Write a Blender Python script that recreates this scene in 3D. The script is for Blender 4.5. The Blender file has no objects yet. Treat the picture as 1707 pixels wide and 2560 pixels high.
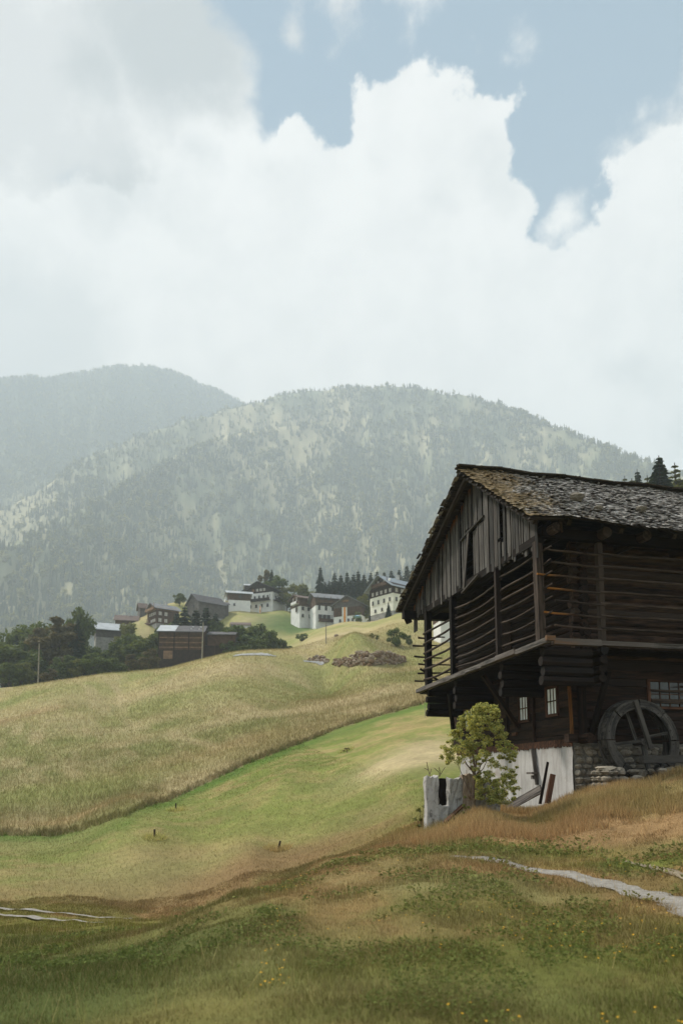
import bpy, math, random
import numpy as np
from mathutils import Vector, Matrix

random.seed(7)
rng = np.random.default_rng(11)
sc = bpy.context.scene
COL = sc.collection
R = math.radians

# ------------------------------------------------------------------ camera
F = 1850.0; PITCH = R(7.0); CX = 853.5; CY = 1722.0      # of the 1707 x 2560 photograph
cam_d = bpy.data.cameras.new('camera'); cam = bpy.data.objects.new('camera', cam_d); COL.objects.link(cam)
cam_d.sensor_fit = 'VERTICAL'; cam_d.sensor_height = 36.0; cam_d.sensor_width = 24.0
cam_d.lens = F / 2560 * 36.0
cam_d.shift_y = (CY - 1280.0) / 2560.0
cam_d.clip_start = 0.1; cam_d.clip_end = 20000
cam.location = (0, 0, 0); cam.rotation_euler = (R(90) + PITCH, 0, 0)
cam_d.dof.use_dof = True; cam_d.dof.focus_distance = 20.5; cam_d.dof.aperture_fstop = 1.3
sc.camera = cam
FW = np.array([0, math.cos(PITCH), math.sin(PITCH)]); UP = np.array([0, -math.sin(PITCH), math.cos(PITCH)])
def ray(x, y):
    d = FW + np.array([1., 0, 0]) * (x - CX) / F + UP * (CY - y) / F
    return d
def at(x, y, dist):
    d = ray(x, y); return d / d[1] * dist

# ------------------------------------------------------------------ light, exposure, render
SUN_AZ = R(-60); SUN_EL = R(50)         # behind the mountain, to the left
SUN_STRENGTH = 5.0
sd = bpy.data.lights.new('sun', 'SUN'); sd.energy = SUN_STRENGTH; sd.angle = R(7); sd.color = (1.0, 0.945, 0.85)
so = bpy.data.objects.new('sun', sd); COL.objects.link(so)
sv = Vector((math.sin(SUN_AZ) * math.cos(SUN_EL), math.cos(SUN_AZ) * math.cos(SUN_EL), math.sin(SUN_EL)))
so.rotation_euler = (-sv).to_track_quat('-Z', 'Y').to_euler(); so.location = (0, 0, 60)
sc.view_settings.view_transform = 'Standard'; sc.view_settings.look = 'None'
sc.view_settings.exposure = 0.58; sc.view_settings.gamma = 1.0
cy = sc.cycles
cy.use_denoising = True
cy.max_bounces = 6; cy.diffuse_bounces = 3; cy.glossy_bounces = 2; cy.transmission_bounces = 2
cy.transparent_max_bounces = 6; cy.volume_bounces = 1
cy.sample_clamp_indirect = 4.0

# ------------------------------------------------------------------ node helpers
class NT:
    def __init__(s, tree): s.t = tree; s.n = tree.nodes; s.l = tree.links
    def new(s, kind, **kw):
        n = s.n.new(kind)
        for k, v in kw.items(): setattr(n, k, v)
        return n
    def inp(s, node, key, val):
        if hasattr(val, 'is_output') or isinstance(val, bpy.types.NodeSocket): s.l.new(val, node.inputs[key])
        elif val is not None: node.inputs[key].default_value = val
    def math(s, op, a, b=None, c=None, clamp=False):
        n = s.new('ShaderNodeMath', operation=op); n.use_clamp = clamp
        s.inp(n, 0, a)
        if b is not None: s.inp(n, 1, b)
        if c is not None: s.inp(n, 2, c)
        return n.outputs[0]
    def vmath(s, op, a, b=None, scale=None):
        n = s.new('ShaderNodeVectorMath', operation=op); s.inp(n, 0, a)
        if b is not None: s.inp(n, 1, b)
        if scale is not None: s.inp(n, 3, scale)
        return n.outputs['Value'] if op in ('DISTANCE', 'LENGTH', 'DOT_PRODUCT') else n.outputs[0]
    def mix(s, f, a, b, mode='MIX'):
        n = s.new('ShaderNodeMix', data_type='RGBA', blend_type=mode)
        s.inp(n, 0, f)
        s.inp(n, 6, a if isinstance(a, bpy.types.NodeSocket) else (*a, 1))
        s.inp(n, 7, b if isinstance(b, bpy.types.NodeSocket) else (*b, 1))
        return n.outputs[2]
    def noise(s, vec, scale, detail=4, rough=.55, dist=0, color=False):
        n = s.new('ShaderNodeTexNoise'); s.inp(n, 'Vector', vec); n.inputs['Scale'].default_value = scale
        n.inputs['Detail'].default_value = detail; n.inputs['Roughness'].default_value = rough
        n.inputs['Distortion'].default_value = dist
        return n.outputs['Color' if color else 'Fac']
    def smooth(s, v, lo, hi, a=0., b=1.):
        n = s.new('ShaderNodeMapRange', interpolation_type='SMOOTHSTEP')
        s.inp(n, 'Value', v); s.inp(n, 'From Min', lo); s.inp(n, 'From Max', hi); s.inp(n, 'To Min', a); s.inp(n, 'To Max', b)
        return n.outputs[0]
    def attr(s, name):
        return s.new('ShaderNodeAttribute', attribute_name=name)

# ------------------------------------------------------------------ sky: Nishita blue with clouds laid out by direction
w = bpy.data.worlds.new('World'); sc.world = w; w.use_nodes = True
wt = NT(w.node_tree); w.node_tree.nodes.clear()
out = wt.new('ShaderNodeOutputWorld'); bg = wt.new('ShaderNodeBackground')
wt.l.new(bg.outputs[0], out.inputs[0])
tc = wt.new('ShaderNodeTexCoord').outputs['Generated']
sky = wt.new('ShaderNodeTexSky', sky_type='NISHITA'); sky.sun_disc = False
sky.sun_elevation = SUN_EL; sky.sun_rotation = SUN_AZ; sky.altitude = 1200; sky.air_density = 1.0; sky.dust_density = 2.0
skyc = wt.mix(1.0, sky.outputs[0], (0.085, 0.085, 0.085), 'MULTIPLY')
skyc = wt.mix(0.75, skyc, (0.10, 0.25, 0.41))
def dirv(x, y):          # direction through a point of the photograph's 1568-wide view
    d = ray(x * 1.0887, y * 1.0887); return tuple(d / np.linalg.norm(d))
def blobs(vec, lst, k):
    acc = None
    for (x, y, r) in lst:
        d = wt.vmath('DISTANCE', vec, dirv(x, y))
        rr = r * 1.0887 / F / math.sqrt(1 + ((y * 1.0887 - CY) / F) ** 2)
        f = wt.math('MULTIPLY_ADD', d, -1.0 / rr * min(1, rr / .09), min(1, rr / .09))
        acc = f if acc is None else wt.math('SMOOTH_MAX', acc, f, k)
    return acc
nz1 = wt.noise(tc, 5.5, 9, .62, .25)
nz2 = wt.noise(tc, 16.0, 6, .6)
warpc = wt.noise(tc, 7.0, 6, .6, 0, True)
warp = wt.vmath('SCALE', wt.vmath('SUBTRACT', warpc, (.5, .5, .5)), scale=.16)
wv = wt.vmath('ADD', tc, warp)
sepz = wt.new('ShaderNodeSeparateXYZ'); wt.l.new(wv, sepz.inputs[0])
soft = blobs(wv, [(130, 240, 310), (370, 140, 215), (330, 330, 215), (60, 480, 170), (680, 55, 80), (800, -10, 95), (960, -30, 80),
                  (510, 260, 70), (1070, 75, 62), (1180, 100, 40), (1560, 330, 110), (1310, 492, 62), (1500, 220, 50), (-200, 300, 500), (480, 350, 110),
                  (1900, 300, 330)], .08)
crisp = blobs(wv, [(955, 205, 85), (890, 235, 84), (1015, 222, 80), (1078, 195, 32), (935, 320, 140), (1070, 310, 70), (1135, 285, 50), (1010, 430, 160), (1130, 480, 90), (680, 400, 105),
                   (800, 420, 110), (590, 470, 85), (465, 458, 44), (700, 540, 200), (420, 600, 130), (200, 590, 120), (60, 560, 110), (300, 640, 160), (1060, 640, 150),
                   (1150, 660, 90), (1570, 420, 130), (1500, 560, 140), (1400, 660, 140), (1310, 740, 130), (1620, 300, 60), (1380, 520, 40), (1200, 800, 230), (600, 820, 420), (100, 800, 300),
                   (1550, 850, 350), (900, 740, 260), (1800, 700, 400), (-300, 700, 400)], .06)
n1 = wt.math('MULTIPLY_ADD', nz1, .9, -.45); n2 = wt.math('MULTIPLY_ADD', nz2, .35, -.175)
sm = wt.smooth(wt.math('ADD', soft, wt.math('ADD', wt.math('MULTIPLY', n1, 1.35), n2)), -.02, .36)
cm = wt.smooth(wt.math('ADD', crisp, wt.math('ADD', wt.math('MULTIPLY', n1, .24), wt.math('MULTIPLY', n2, .62))), -.01, .10)
# low on the sky everything is cloud; away from the view a broken cover
low = wt.smooth(sepz.outputs[2], .40, .62, 1.0, 0.0)
dz = wt.new('ShaderNodeSeparateXYZ'); wt.l.new(tc, dz.inputs[0])
nz3 = wt.noise(tc, 2.2, 7, .6)
side = wt.math('MAXIMUM', wt.smooth(dz.outputs[1], .55, .2), wt.smooth(dz.outputs[2], .80, .92))
away = wt.math('MULTIPLY', wt.smooth(nz3, .42, .56), side)
# grey bases of clouds
shade = blobs(wv, [(400, 90, 210), (60, 760, 230), (260, 200, 110), (640, 60, 90), (1560, 640, 90), (300, 440, 110), (390, 485, 80), (240, 490, 110), (330, 450, 90), (480, 400, 70), (1010, 470, 60), (880, 330, 40), (1120, 420, 70), (620, 400, 50), (1540, 960, 90), (1450, 860, 80)], .1)
shm = wt.math('MULTIPLY', wt.smooth(wt.math('ADD', shade, wt.math('MULTIPLY', n1, .7)), -.05, .6), 1.0)
ccol = wt.mix(shm, (.95, .94, .93), (.48, .49, .50))
softcol = wt.mix(wt.smooth(nz1, .40, .60), (.68, .665, .655), (1.0, .965, .93))
softcol = wt.mix(shm, softcol, (.44, .455, .46))
crispcol = wt.mix(wt.smooth(nz2, .3, .7), (.90, .875, .85), (1.02, .985, .95))
crispcol = wt.mix(wt.math('MULTIPLY', shm, .55), crispcol, (.50, .52, .53))
sky1 = wt.mix(away, skyc, ccol)
sky2 = wt.mix(sm, sky1, softcol)
sky3 = wt.mix(wt.math('MAXIMUM', cm, low), sky2, crispcol)
wt.l.new(sky3, bg.inputs[0]); bg.inputs[1].default_value = 0.73
w.cycles.sampling_method = 'MANUAL'; w.cycles.sample_map_resolution = 512

# ------------------------------------------------------------------ object helpers
def tag(o, label=None, cat=None, group=None, kind=None):
    if label: o['label'] = label
    if cat: o['category'] = cat
    if group: o['group'] = group
    if kind: o['kind'] = kind
    return o
def empty(name, loc, rz=0, label=None, cat=None, group=None):
    o = bpy.data.objects.new(name, None); COL.objects.link(o)
    o.location = [float(c) for c in loc]; o.rotation_euler = (0, 0, rz); o.empty_display_size = .3
    return tag(o, label, cat, group)
def mesh_np(name, V, Fc, mat, parent=None, smooth=False, **attrs):
    """V (n,3); Fc (m,3) or (m,4) index array; attrs: per-vertex arrays (n,) float or (n,3) colour"""
    me = bpy.data.meshes.new(name); V = np.asarray(V, np.float32); Fc = np.asarray(Fc, np.int32)
    k = Fc.shape[1]
    me.vertices.add(len(V)); me.vertices.foreach_set('co', V.ravel())
    me.loops.add(Fc.size); me.loops.foreach_set('vertex_index', Fc.ravel())
    me.polygons.add(len(Fc)); me.polygons.foreach_set('loop_start', np.arange(0, Fc.size, k, dtype=np.int32))
    me.polygons.foreach_set('loop_total', np.full(len(Fc), k, np.int32))
    if smooth: me.polygons.foreach_set('use_smooth', np.ones(len(Fc), bool))
    me.update(calc_edges=True)
    for an, arr in attrs.items():
        arr = np.asarray(arr, np.float32)
        if arr.ndim == 1:
            a = me.attributes.new(an, 'FLOAT', 'POINT'); a.data.foreach_set('value', arr)
        else:
            a = me.attributes.new(an, 'FLOAT_VECTOR', 'POINT'); a.data.foreach_set('vector', arr.ravel())
    me.materials.append(mat)
    o = bpy.data.objects.new(name, me); COL.objects.link(o)
    if parent: o.parent = parent
    return o
class MB:
    """collects shapes; every shape carries its own grain coordinates (gc) and a random tint"""
    def __init__(s): s.v = []; s.f = []; s.tint = []; s.gc = []; s.age = []
    def add(s, vs, fs, gcs=None, tint=None, age=0.):
        b = len(s.v); tint = random.random() if tint is None else tint
        o = (random.random() * 50, random.random() * 50, random.random() * 50)
        for i, p in enumerate(vs):
            s.v.append(tuple(float(c) for c in p)); s.tint.append(tint); s.age.append(age[i] if isinstance(age, (list, tuple)) else age)
            g = gcs[i] if gcs else p
            s.gc.append((g[0] + o[0], g[1] + o[1], g[2] + o[2]))
        for f in fs: s.f.append(tuple(b + i for i in f))
        return s
    def bar(s, p, q, wd, ht, up=(0, 0, 1), tint=None, age=0., taper=1., jit=0.):
        p = Vector(p); q = Vector(q); d = (q - p); L = d.length; d.normalize()
        up = Vector(up); sd_ = d.cross(up)
        if sd_.length < 1e-5: sd_ = d.cross(Vector((1, 0, 0)))
        sd_.normalize(); up = sd_.cross(d).normalized()
        vs = []; gs = []; ag = []
        for i, (c, k) in enumerate(((p, 1.), (q, taper))):
            for a, b in ((-1, -1), (1, -1), (1, 1), (-1, 1)):
                j = Vector((random.uniform(-jit, jit), random.uniform(-jit, jit), random.uniform(-jit, jit))) if jit else Vector((0, 0, 0))
                vs.append(c + sd_ * (a * wd * .5 * k) + up * (b * ht * .5 * k) + j)
                gs.append((L * i, a * wd * .5, b * ht * .5))
                ag.append(age[i] if isinstance(age, (tuple, list)) else age)
        s.add(vs, [(3, 2, 1, 0), (4, 5, 6, 7), (0, 1, 5, 4), (1, 2, 6, 5), (2, 3, 7, 6), (3, 0, 4, 7)], gs, tint, ag)
        return s
    def box(s, lo, hi, tint=None, age=0.):
        x0, y0, z0 = lo; x1, y1, z1 = hi
        return s.add([(x0, y0, z0), (x1, y0, z0), (x1, y1, z0), (x0, y1, z0), (x0, y0, z1), (x1, y0, z1), (x1, y1, z1), (x0, y1, z1)],
                     [(3, 2, 1, 0), (4, 5, 6, 7), (0, 1, 5, 4), (1, 2, 6, 5), (2, 3, 7, 6), (3, 0, 4, 7)], None, tint, age)
    def tube(s, pts, rad, n=8, flat=1., tint=None, age=0., jit=.0, cap=True):
        pts = [Vector(p) for p in pts]; m = len(pts)
        vs = []; gs = []; L = 0; ph = random.random() * 3
        prev = None
        for i, p in enumerate(pts):
            d = (pts[min(i + 1, m - 1)] - pts[max(i - 1, 0)]).normalized()
            ref = Vector((0, 0, 1)) if abs(d.z) < .9 else Vector((1, 0, 0))
            a = d.cross(ref).normalized(); b = a.cross(d).normalized()
            if i: L += (p - pts[i - 1]).length
            r = rad[i] if isinstance(rad, (list, tuple)) else rad
            for k in range(n):
                t = 2 * math.pi * k / n + (ph if n > 6 else 0)
                rr = r * (1 + random.uniform(-jit, jit))
                vs.append(p + a * math.cos(t) * rr + b * math.sin(t) * rr * flat)
                gs.append((L, math.cos(t) * r, math.sin(t) * r))
        fs = []
        for i in range(m - 1):
            for k in range(n):
                fs.append((i * n + k, i * n + (k + 1) % n, (i + 1) * n + (k + 1) % n, (i + 1) * n + k))
        if cap:
            fs.append(tuple(range(n - 1, -1, -1))); fs.append(tuple((m - 1) * n + k for k in range(n)))
        if isinstance(age, (tuple, list)): age = [age[0] + (age[-1] - age[0]) * (i // n) / max(m - 1, 1) for i in range(m * n)]
        return s.add(vs, fs, gs, tint, age)
    def stone(s, c, r, tint=None, seed=None, n=10):
        # irregular faceted stone: displaced low icosphere-like shell
        vs = []; fs = []; k = 6
        rr = random.Random(seed if seed is not None else random.random())
        rings = [(-.85, .5), (-.35, .95), (.3, 1.0), (.8, .6)]
        for (z, q) in rings:
            for i in range(k):
                t = 2 * math.pi * (i + rr.random() * .5) / k
                j = rr.uniform(.8, 1.15)
                vs.append((c[0] + r[0] * q * j * math.cos(t), c[1] + r[1] * q * j * math.sin(t), c[2] + r[2] * (z + rr.uniform(-.1, .1))))
        for a in range(3):
            for i in range(k): fs.append((a * k + i, a * k + (i + 1) % k, (a + 1) * k + (i + 1) % k, (a + 1) * k + i))
        fs.append(tuple(range(k - 1, -1, -1))); fs.append(tuple(3 * k + i for i in range(k)))
        return s.add(vs, fs, None, tint)
    def build(s, name, mat, parent=None, smooth=False):
        me = bpy.data.meshes.new(name); me.from_pydata(s.v, [], s.f)
        a = me.attributes.new('tint', 'FLOAT', 'POINT'); a.data.foreach_set('value', np.array(s.tint, np.float32))
        a = me.attributes.new('age', 'FLOAT', 'POINT'); a.data.foreach_set('value', np.array(s.age, np.float32))
        a = me.attributes.new('gc', 'FLOAT_VECTOR', 'POINT'); a.data.foreach_set('vector', np.array(s.gc, np.float32).ravel())
        if smooth:
            for p in me.polygons: p.use_smooth = True
        me.materials.append(mat)
        o = bpy.data.objects.new(name, me); COL.objects.link(o)
        if parent: o.parent = parent
        return o

# ------------------------------------------------------------------ materials
def mat(name):
    m = bpy.data.materials.new(name); m.use_nodes = True; m.node_tree.nodes.clear()
    t = NT(m.node_tree); o = t.new('ShaderNodeOutputMaterial'); b = t.new('ShaderNodeBsdfPrincipled')
    t.l.new(b.outputs[0], o.inputs[0]); b.inputs['Roughness'].default_value = .85
    b.inputs['Specular IOR Level'].default_value = .2
    return m, t, b
def bump(t, b, h, dist, strength=1.):
    n = t.new('ShaderNodeBump'); n.inputs['Strength'].default_value = strength; n.inputs['Distance'].default_value = dist
    t.inp(n, 'Height', h); t.l.new(n.outputs[0], b.inputs['Normal'])
def wood(name, c1, c2, c3=None, grain=26., tv=(.6, .68), aged=None, bmp=.006, rough=.8, spec=.2):
    """c1/c2: two weathering tones mixed by grain, c3: tone of some boards"""
    m, t, b = mat(name)
    gc = t.attr('gc').outputs['Vector']; ti = t.attr('tint').outputs['Fac']
    g = t.vmath('MULTIPLY', gc, (1.2, grain, grain))
    n = t.noise(g, 1.0, 5, .65)
    n2 = t.noise(t.vmath('MULTIPLY', gc, (.6, 4, 4)), 1.0, 4, .6)
    col = t.mix(t.smooth(n, .3, .7), c1, c2)
    if c3: col = t.mix(t.math('MULTIPLY', t.smooth(t.math('ADD', ti, t.math('MULTIPLY', n2, .6)), .7, 1.25), .85), col, c3)
    br = t.math('MULTIPLY_ADD', ti, tv[0], tv[1])
    br = t.math('MULTIPLY', br, t.math('MULTIPLY_ADD', n2, .8, .6))
    sc_ = t.new('ShaderNodeCombineColor'); 
    for i in range(3): t.inp(sc_, i, br)
    col = t.mix(1.0, col, sc_.outputs[0], 'MULTIPLY')
    if aged:
        ag = t.attr('age').outputs['Fac']
        col = t.mix(t.smooth(t.math('ADD', ag, t.math('MULTIPLY_ADD', n, .9, -.45)), .35, .85), col, aged)
    t.l.new(col, b.inputs['Base Color']); b.inputs['Roughness'].default_value = rough
    b.inputs['Specular IOR Level'].default_value = spec
    bump(t, b, n, bmp)
    return m
def plain(name, col, var=.25, scale=3., rough=.85, spec=.2, bmp=0., metal=0., detail=5, col2=None):
    m, t, b = mat(name); tcn = t.new('ShaderNodeTexCoord').outputs['Object']
    n = t.noise(tcn, scale, detail, .6)
    c2 = col2 or tuple(c * (1 - var) for c in col)
    c = t.mix(t.smooth(n, .3, .7), col, c2)
    t.l.new(c, b.inputs['Base Color']); b.inputs['Roughness'].default_value = rough
    b.inputs['Specular IOR Level'].default_value = spec; b.inputs['Metallic'].default_value = metal
    if bmp: bump(t, b, n, bmp)
    return m
M = {}
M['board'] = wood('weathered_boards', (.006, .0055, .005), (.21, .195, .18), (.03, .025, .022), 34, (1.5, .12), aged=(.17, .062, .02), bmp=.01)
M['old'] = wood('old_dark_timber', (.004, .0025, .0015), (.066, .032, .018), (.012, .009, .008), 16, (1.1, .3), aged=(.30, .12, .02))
M['loglit'] = wood('lit_log_timber', (.012, .008, .006), (.11, .062, .04), (.035, .027, .023), 12, (1.2, .3), aged=(.2, .08, .03))  # brighter copy of the old timber, gives the side logs a lit look
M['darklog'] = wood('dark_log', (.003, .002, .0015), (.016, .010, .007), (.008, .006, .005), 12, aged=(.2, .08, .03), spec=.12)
M['pole'] = wood('pole_wood', (.015, .010, .008), (.10, .070, .053), (.036, .026, .020), 14, aged=(.30, .12, .02))
M['sill'] = wood('sill_wood', (.03, .027, .025), (.22, .195, .178), (.085, .072, .065), 18, aged=(.20, .085, .02), bmp=.02)
M['lichen'] = plain('orange_lichen', (.55, .22, .03), .4, 20)
M['rafter'] = wood('rafter', (.012, .009, .008), (.055, .043, .035), None, 14)
M['wheel'] = wood('wheel_wood', (.012, .012, .012), (.15, .135, .12), (.035, .031, .027), 10, (1.2, .35), bmp=.012)
M['rust'] = wood('rusty_wood', (.03, .015, .010), (.11, .05, .028), None, 12)
def shingle_mat():
    m, t, b = mat('shingles'); gc = t.attr('gc').outputs['Vector']; ti = t.attr('tint').outputs['Fac']; ag = t.attr('age').outputs['Fac']
    n = t.noise(t.vmath('MULTIPLY', gc, (3, 40, 40)), 1., 4, .6)
    pos = t.new('ShaderNodeTexCoord').outputs['Object']
    n2 = t.noise(pos, 1.3, 5, .65); n3 = t.noise(pos, 9, 4, .6)
    col = t.mix(t.smooth(t.math('ADD', ti, t.math('MULTIPLY_ADD', n, .6, -.3)), .1, .9), (.035, .028, .023), (.40, .375, .35))
    col = t.mix(t.math('MULTIPLY', t.smooth(n3, .52, .66), .6), col, (.07, .045, .03))
    col = t.mix(t.smooth(t.math('ADD', ag, t.math('ADD', t.math('MULTIPLY_ADD', n2, 1.2, -.6), t.math('MULTIPLY_ADD', n3, .8, -.4))), .35, .75), col, (.24, .175, .095))
    t.l.new(col, b.inputs['Base Color']); b.inputs['Roughness'].default_value = .75; bump(t, b, n, .006)
    return m
M['shingle'] = shingle_mat()
M['moss'] = plain('ridge_moss', (.06, .045, .03), .6, 9, bmp=.03)
def plaster_mat():
    m, t, b = mat('old_plaster'); pos = t.new('ShaderNodeTexCoord').outputs['Object']
    n = t.noise(t.vmath('MULTIPLY', pos, (4, 4, .5)), 1.5, 6, .65); n2 = t.noise(pos, 1.2, 5, .6); n3 = t.noise(pos, 14, 4, .6)
    col = t.mix(t.smooth(n, .38, .68), (.46, .445, .43), (.33, .31, .295))
    col = t.mix(t.smooth(n2, .56, .72), col, (.33, .29, .265))
    col = t.mix(t.math('MULTIPLY', t.smooth(n3, .6, .7), .5), col, (.35, .32, .30))
    t.l.new(col, b.inputs['Base Color']); b.inputs['Roughness'].default_value = .95; bump(t, b, n3, .012)
    return m
M['plaster'] = plaster_mat()
def stone_mat(name, a, b2, c):
    m, t, b = mat(name); pos = t.new('ShaderNodeTexCoord').outputs['Object']; ti = t.attr('tint').outputs['Fac']
    n = t.noise(pos, 5, 6, .65); n2 = t.noise(pos, 22, 4, .6)
    col = t.mix(t.smooth(ti, .2, .8), a, b2); col = t.mix(t.smooth(n, .5, .7), col, c)
    col = t.mix(t.math('MULTIPLY', t.smooth(n2, .5, .75), .5), col, tuple(x * .5 for x in a))
    t.l.new(col, b.inputs['Base Color']); b.inputs['Roughness'].default_value = .92; bump(t, b, n, .03)
    return m
M['stone'] = stone_mat('rubble_stone', (.19, .165, .13), (.31, .27, .215), (.12, .098, .075))
M['mortar'] = plain('mortar', (.17, .155, .13), .4, 12, bmp=.02)
M['concrete'] = stone_mat('old_concrete', (.33, .32, .30), (.42, .40, .38), (.11, .10, .09))
def glass_mat(name, c, rough=.08):
    m, t, b = mat(name); pos = t.new('ShaderNodeTexCoord').outputs['Object']
    n = t.noise(t.vmath('MULTIPLY', pos, (5, 5, 1.2)), 2, 3, .5)
    t.l.new(t.mix(t.smooth(n, .35, .65), c, tuple(x * .72 for x in c)), b.inputs['Base Color'])
    b.inputs['Roughness'].default_value = rough; b.inputs['Specular IOR Level'].default_value = .6
    return m
M['skycurtain'] = glass_mat('sky_curtain_pane', (.90, .95, .94), .25)  # sky reflection painted in as a pale colour over curtained glass
M['darkpane'] = glass_mat('dark_pane', (.05, .055, .05), .12)
M['white'] = plain('whitewash', (.80, .79, .76), .15, .6)
M['cream'] = plain('cream_render', (.80, .79, .69), .12, .6)
M['hbrown'] = plain('village_timber', (.115, .070, .046), .5, 1.2)
M['hdark'] = plain('village_dark_timber', (.045, .028, .022), .5, 1.2)
M['horange'] = plain('new_timber', (.27, .165, .10), .4, 1.5)
M['hgrey'] = plain('grey_barn_boards', (.13, .118, .11), .4, 1.2)
M['rmetal'] = plain('pale_metal_roof', (.48, .50, .52), .25, .5, rough=.5)
M['rgrey'] = plain('grey_roof', (.22, .225, .235), .3, .7, rough=.7)
M['rdark'] = plain('dark_roof', (.115, .11, .115), .3, .8, rough=.8)
M['rbrown'] = plain('brown_roof', (.17, .125, .108), .3, 1.)
M['rblue'] = plain('blue_grey_roof', (.27, .31, .35), .2, .6, rough=.6)
M['masonry'] = plain('grey_masonry', (.32, .31, .29), .35, 1.5)
M['hwin'] = plain('bright_window', (.58, .56, .52), .2, 2, rough=.4)
M['hwind'] = plain('dim_window', (.07, .075, .075), .2, 2, rough=.3)
M['chim'] = plain('chimney_render', (.5, .5, .49), .2, 2)
M['polegrey'] = plain('grey_pole', (.30, .27, .21), .3, 3)
M['bark'] = plain('bark', (.10, .075, .055), .5, 6, bmp=.02)
M['bushbark'] = plain('shrub_bark', (.16, .11, .08), .4, 12)
M['clothw'] = plain('banner_white', (.72, .71, .69), .1, 2)
M['clotho'] = plain('banner_orange', (.72, .30, .07), .1, 2)
M['blue'] = plain('blue_cloth', (.25, .45, .60), .1, 2)
M['gravel'] = plain('gravel', (.30, .28, .25), .35, 11, detail=6, col2=(.20, .18, .155), bmp=.02)
M['asphalt'] = plain('road_grey', (.36, .36, .36), .2, .3)
M['rut'] = plain('worn_earth', (.27, .22, .15), .4, 6)
def leaf_mat(name, c1, c2, c3, trans=.35, rand=.5):
    m, t, b = mat(name); ti = t.attr('tint').outputs['Fac']
    oi = t.new('ShaderNodeObjectInfo').outputs['Random']
    col = t.mix(ti, c1, c2)
    col = t.mix(t.math('MULTIPLY', oi, rand), col, c3)
    t.l.new(col, b.inputs['Base Color']); b.inputs['Roughness'].default_value = .7
    tr = t.new('ShaderNodeBsdfTranslucent'); t.l.new(t.mix(1., col, (1.25, 1.1, .55), 'MULTIPLY'), tr.inputs[0])
    mx = t.new('ShaderNodeMixShader'); mx.inputs[0].default_value = trans
    o = [n for n in t.n if n.type == 'OUTPUT_MATERIAL'][0]
    t.l.new(b.outputs[0], mx.inputs[1]); t.l.new(tr.outputs[0], mx.inputs[2]); t.l.new(mx.outputs[0], o.inputs[0])
    return m
M['spruce'] = leaf_mat('spruce_needles', (.018, .036, .022), (.06, .088, .045), (.03, .05, .03), .15)
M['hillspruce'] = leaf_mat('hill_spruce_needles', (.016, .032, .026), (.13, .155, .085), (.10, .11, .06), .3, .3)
M['leafdark'] = leaf_mat('dark_leaves', (.032, .060, .020), (.15, .20, .06), (.11, .13, .04), .3)
M['leaflight'] = leaf_mat('light_leaves', (.07, .10, .03), (.18, .21, .06), (.20, .18, .07), .35)
M['leafdry'] = leaf_mat('brownish_leaves', (.07, .065, .035), (.17, .145, .075), (.13, .11, .06), .3)
M['bushleaf'] = leaf_mat('shrub_leaves', (.13, .18, .05), (.62, .60, .24), (.2, .2, .06), .45, 0)
def vcol_mat(name, trans=0., bm=0.):
    m, t, b = mat(name); c = t.attr('gcol').outputs['Vector']; pos = t.new('ShaderNodeTexCoord').outputs['Object']
    if bm:
        n = t.noise(pos, 3.0, 8, .75); n2 = t.noise(pos, .35, 6, .65)
        f = t.math('MULTIPLY', t.math('MULTIPLY_ADD', n, 1.1, .45), t.math('MULTIPLY_ADD', n2, .8, .6))
        s_ = t.new('ShaderNodeCombineColor')
        for i in range(3): t.inp(s_, i, f)
        c = t.mix(1., c, s_.outputs[0], 'MULTIPLY'); bump(t, b, n, bm)
    t.l.new(c, b.inputs['Base Color']); b.inputs['Roughness'].default_value = .9; b.inputs['Specular IOR Level'].default_value = .1
    if trans:
        tr = t.new('ShaderNodeBsdfTranslucent'); t.l.new(c, tr.inputs[0])
        mx = t.new('ShaderNodeMixShader'); mx.inputs[0].default_value = trans
        o = [n for n in t.n if n.type == 'OUTPUT_MATERIAL'][0]
        t.l.new(b.outputs[0], mx.inputs[1]); t.l.new(tr.outputs[0], mx.inputs[2]); t.l.new(mx.outputs[0], o.inputs[0])
    return m
M['ground'] = vcol_mat('ground_grass', 0, .05)
M['blade'] = vcol_mat('grass_blades', .35)
M['rockwall'] = stone_mat('dry_stone', (.19, .12, .07), (.33, .27, .21), (.17, .10, .05))

# ------------------------------------------------------------------ terrain: elevation tangent interpolated over azimuth and log distance
def vnoise(x, y, seed=0):
    xi = np.floor(x).astype(np.int64); yi = np.floor(y).astype(np.int64); fx = x - xi; fy = y - yi
    fx = fx * fx * (3 - 2 * fx); fy = fy * fy * (3 - 2 * fy)
    def h(a, b):
        n = (a * 374761393 + b * 668265263 + seed * 974634777) & 0x7fffffff
        n = ((n ^ (n >> 13)) * 1274126177) & 0x7fffffff
        return ((n ^ (n >> 16)) & 0xffff) / 65535.0
    return (h(xi, yi) * (1 - fx) + h(xi + 1, yi) * fx) * (1 - fy) + (h(xi, yi + 1) * (1 - fx) + h(xi + 1, yi + 1) * fx) * fy
def fbm(x, y, oct=4, seed=0, rough=.55):
    s = 0; a = 1; tot = 0
    for o in range(oct):
        s = s + a * vnoise(x * 2 ** o, y * 2 ** o, seed + o); tot += a; a *= rough
    return s / tot
CP = []          # (x, y, z)
def dm(d): return d if d < 350 else float(np.interp(d, [350, 400, 600, 700, 1200, 1900, 2300, 2750, 3300, 4400], [700, 880, 980, 1030, 1350, 1800, 2050, 2350, 2650, 3600]))
def cp(px, py, d): CP.append(at(px, py, dm(d)))
def cz(px, d, z):
    if d > 850: z = z * dm(d) / d; d = dm(d)
    CP.append(np.array([(px - CX) / F * d * 1.005, d, z]))
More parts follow.
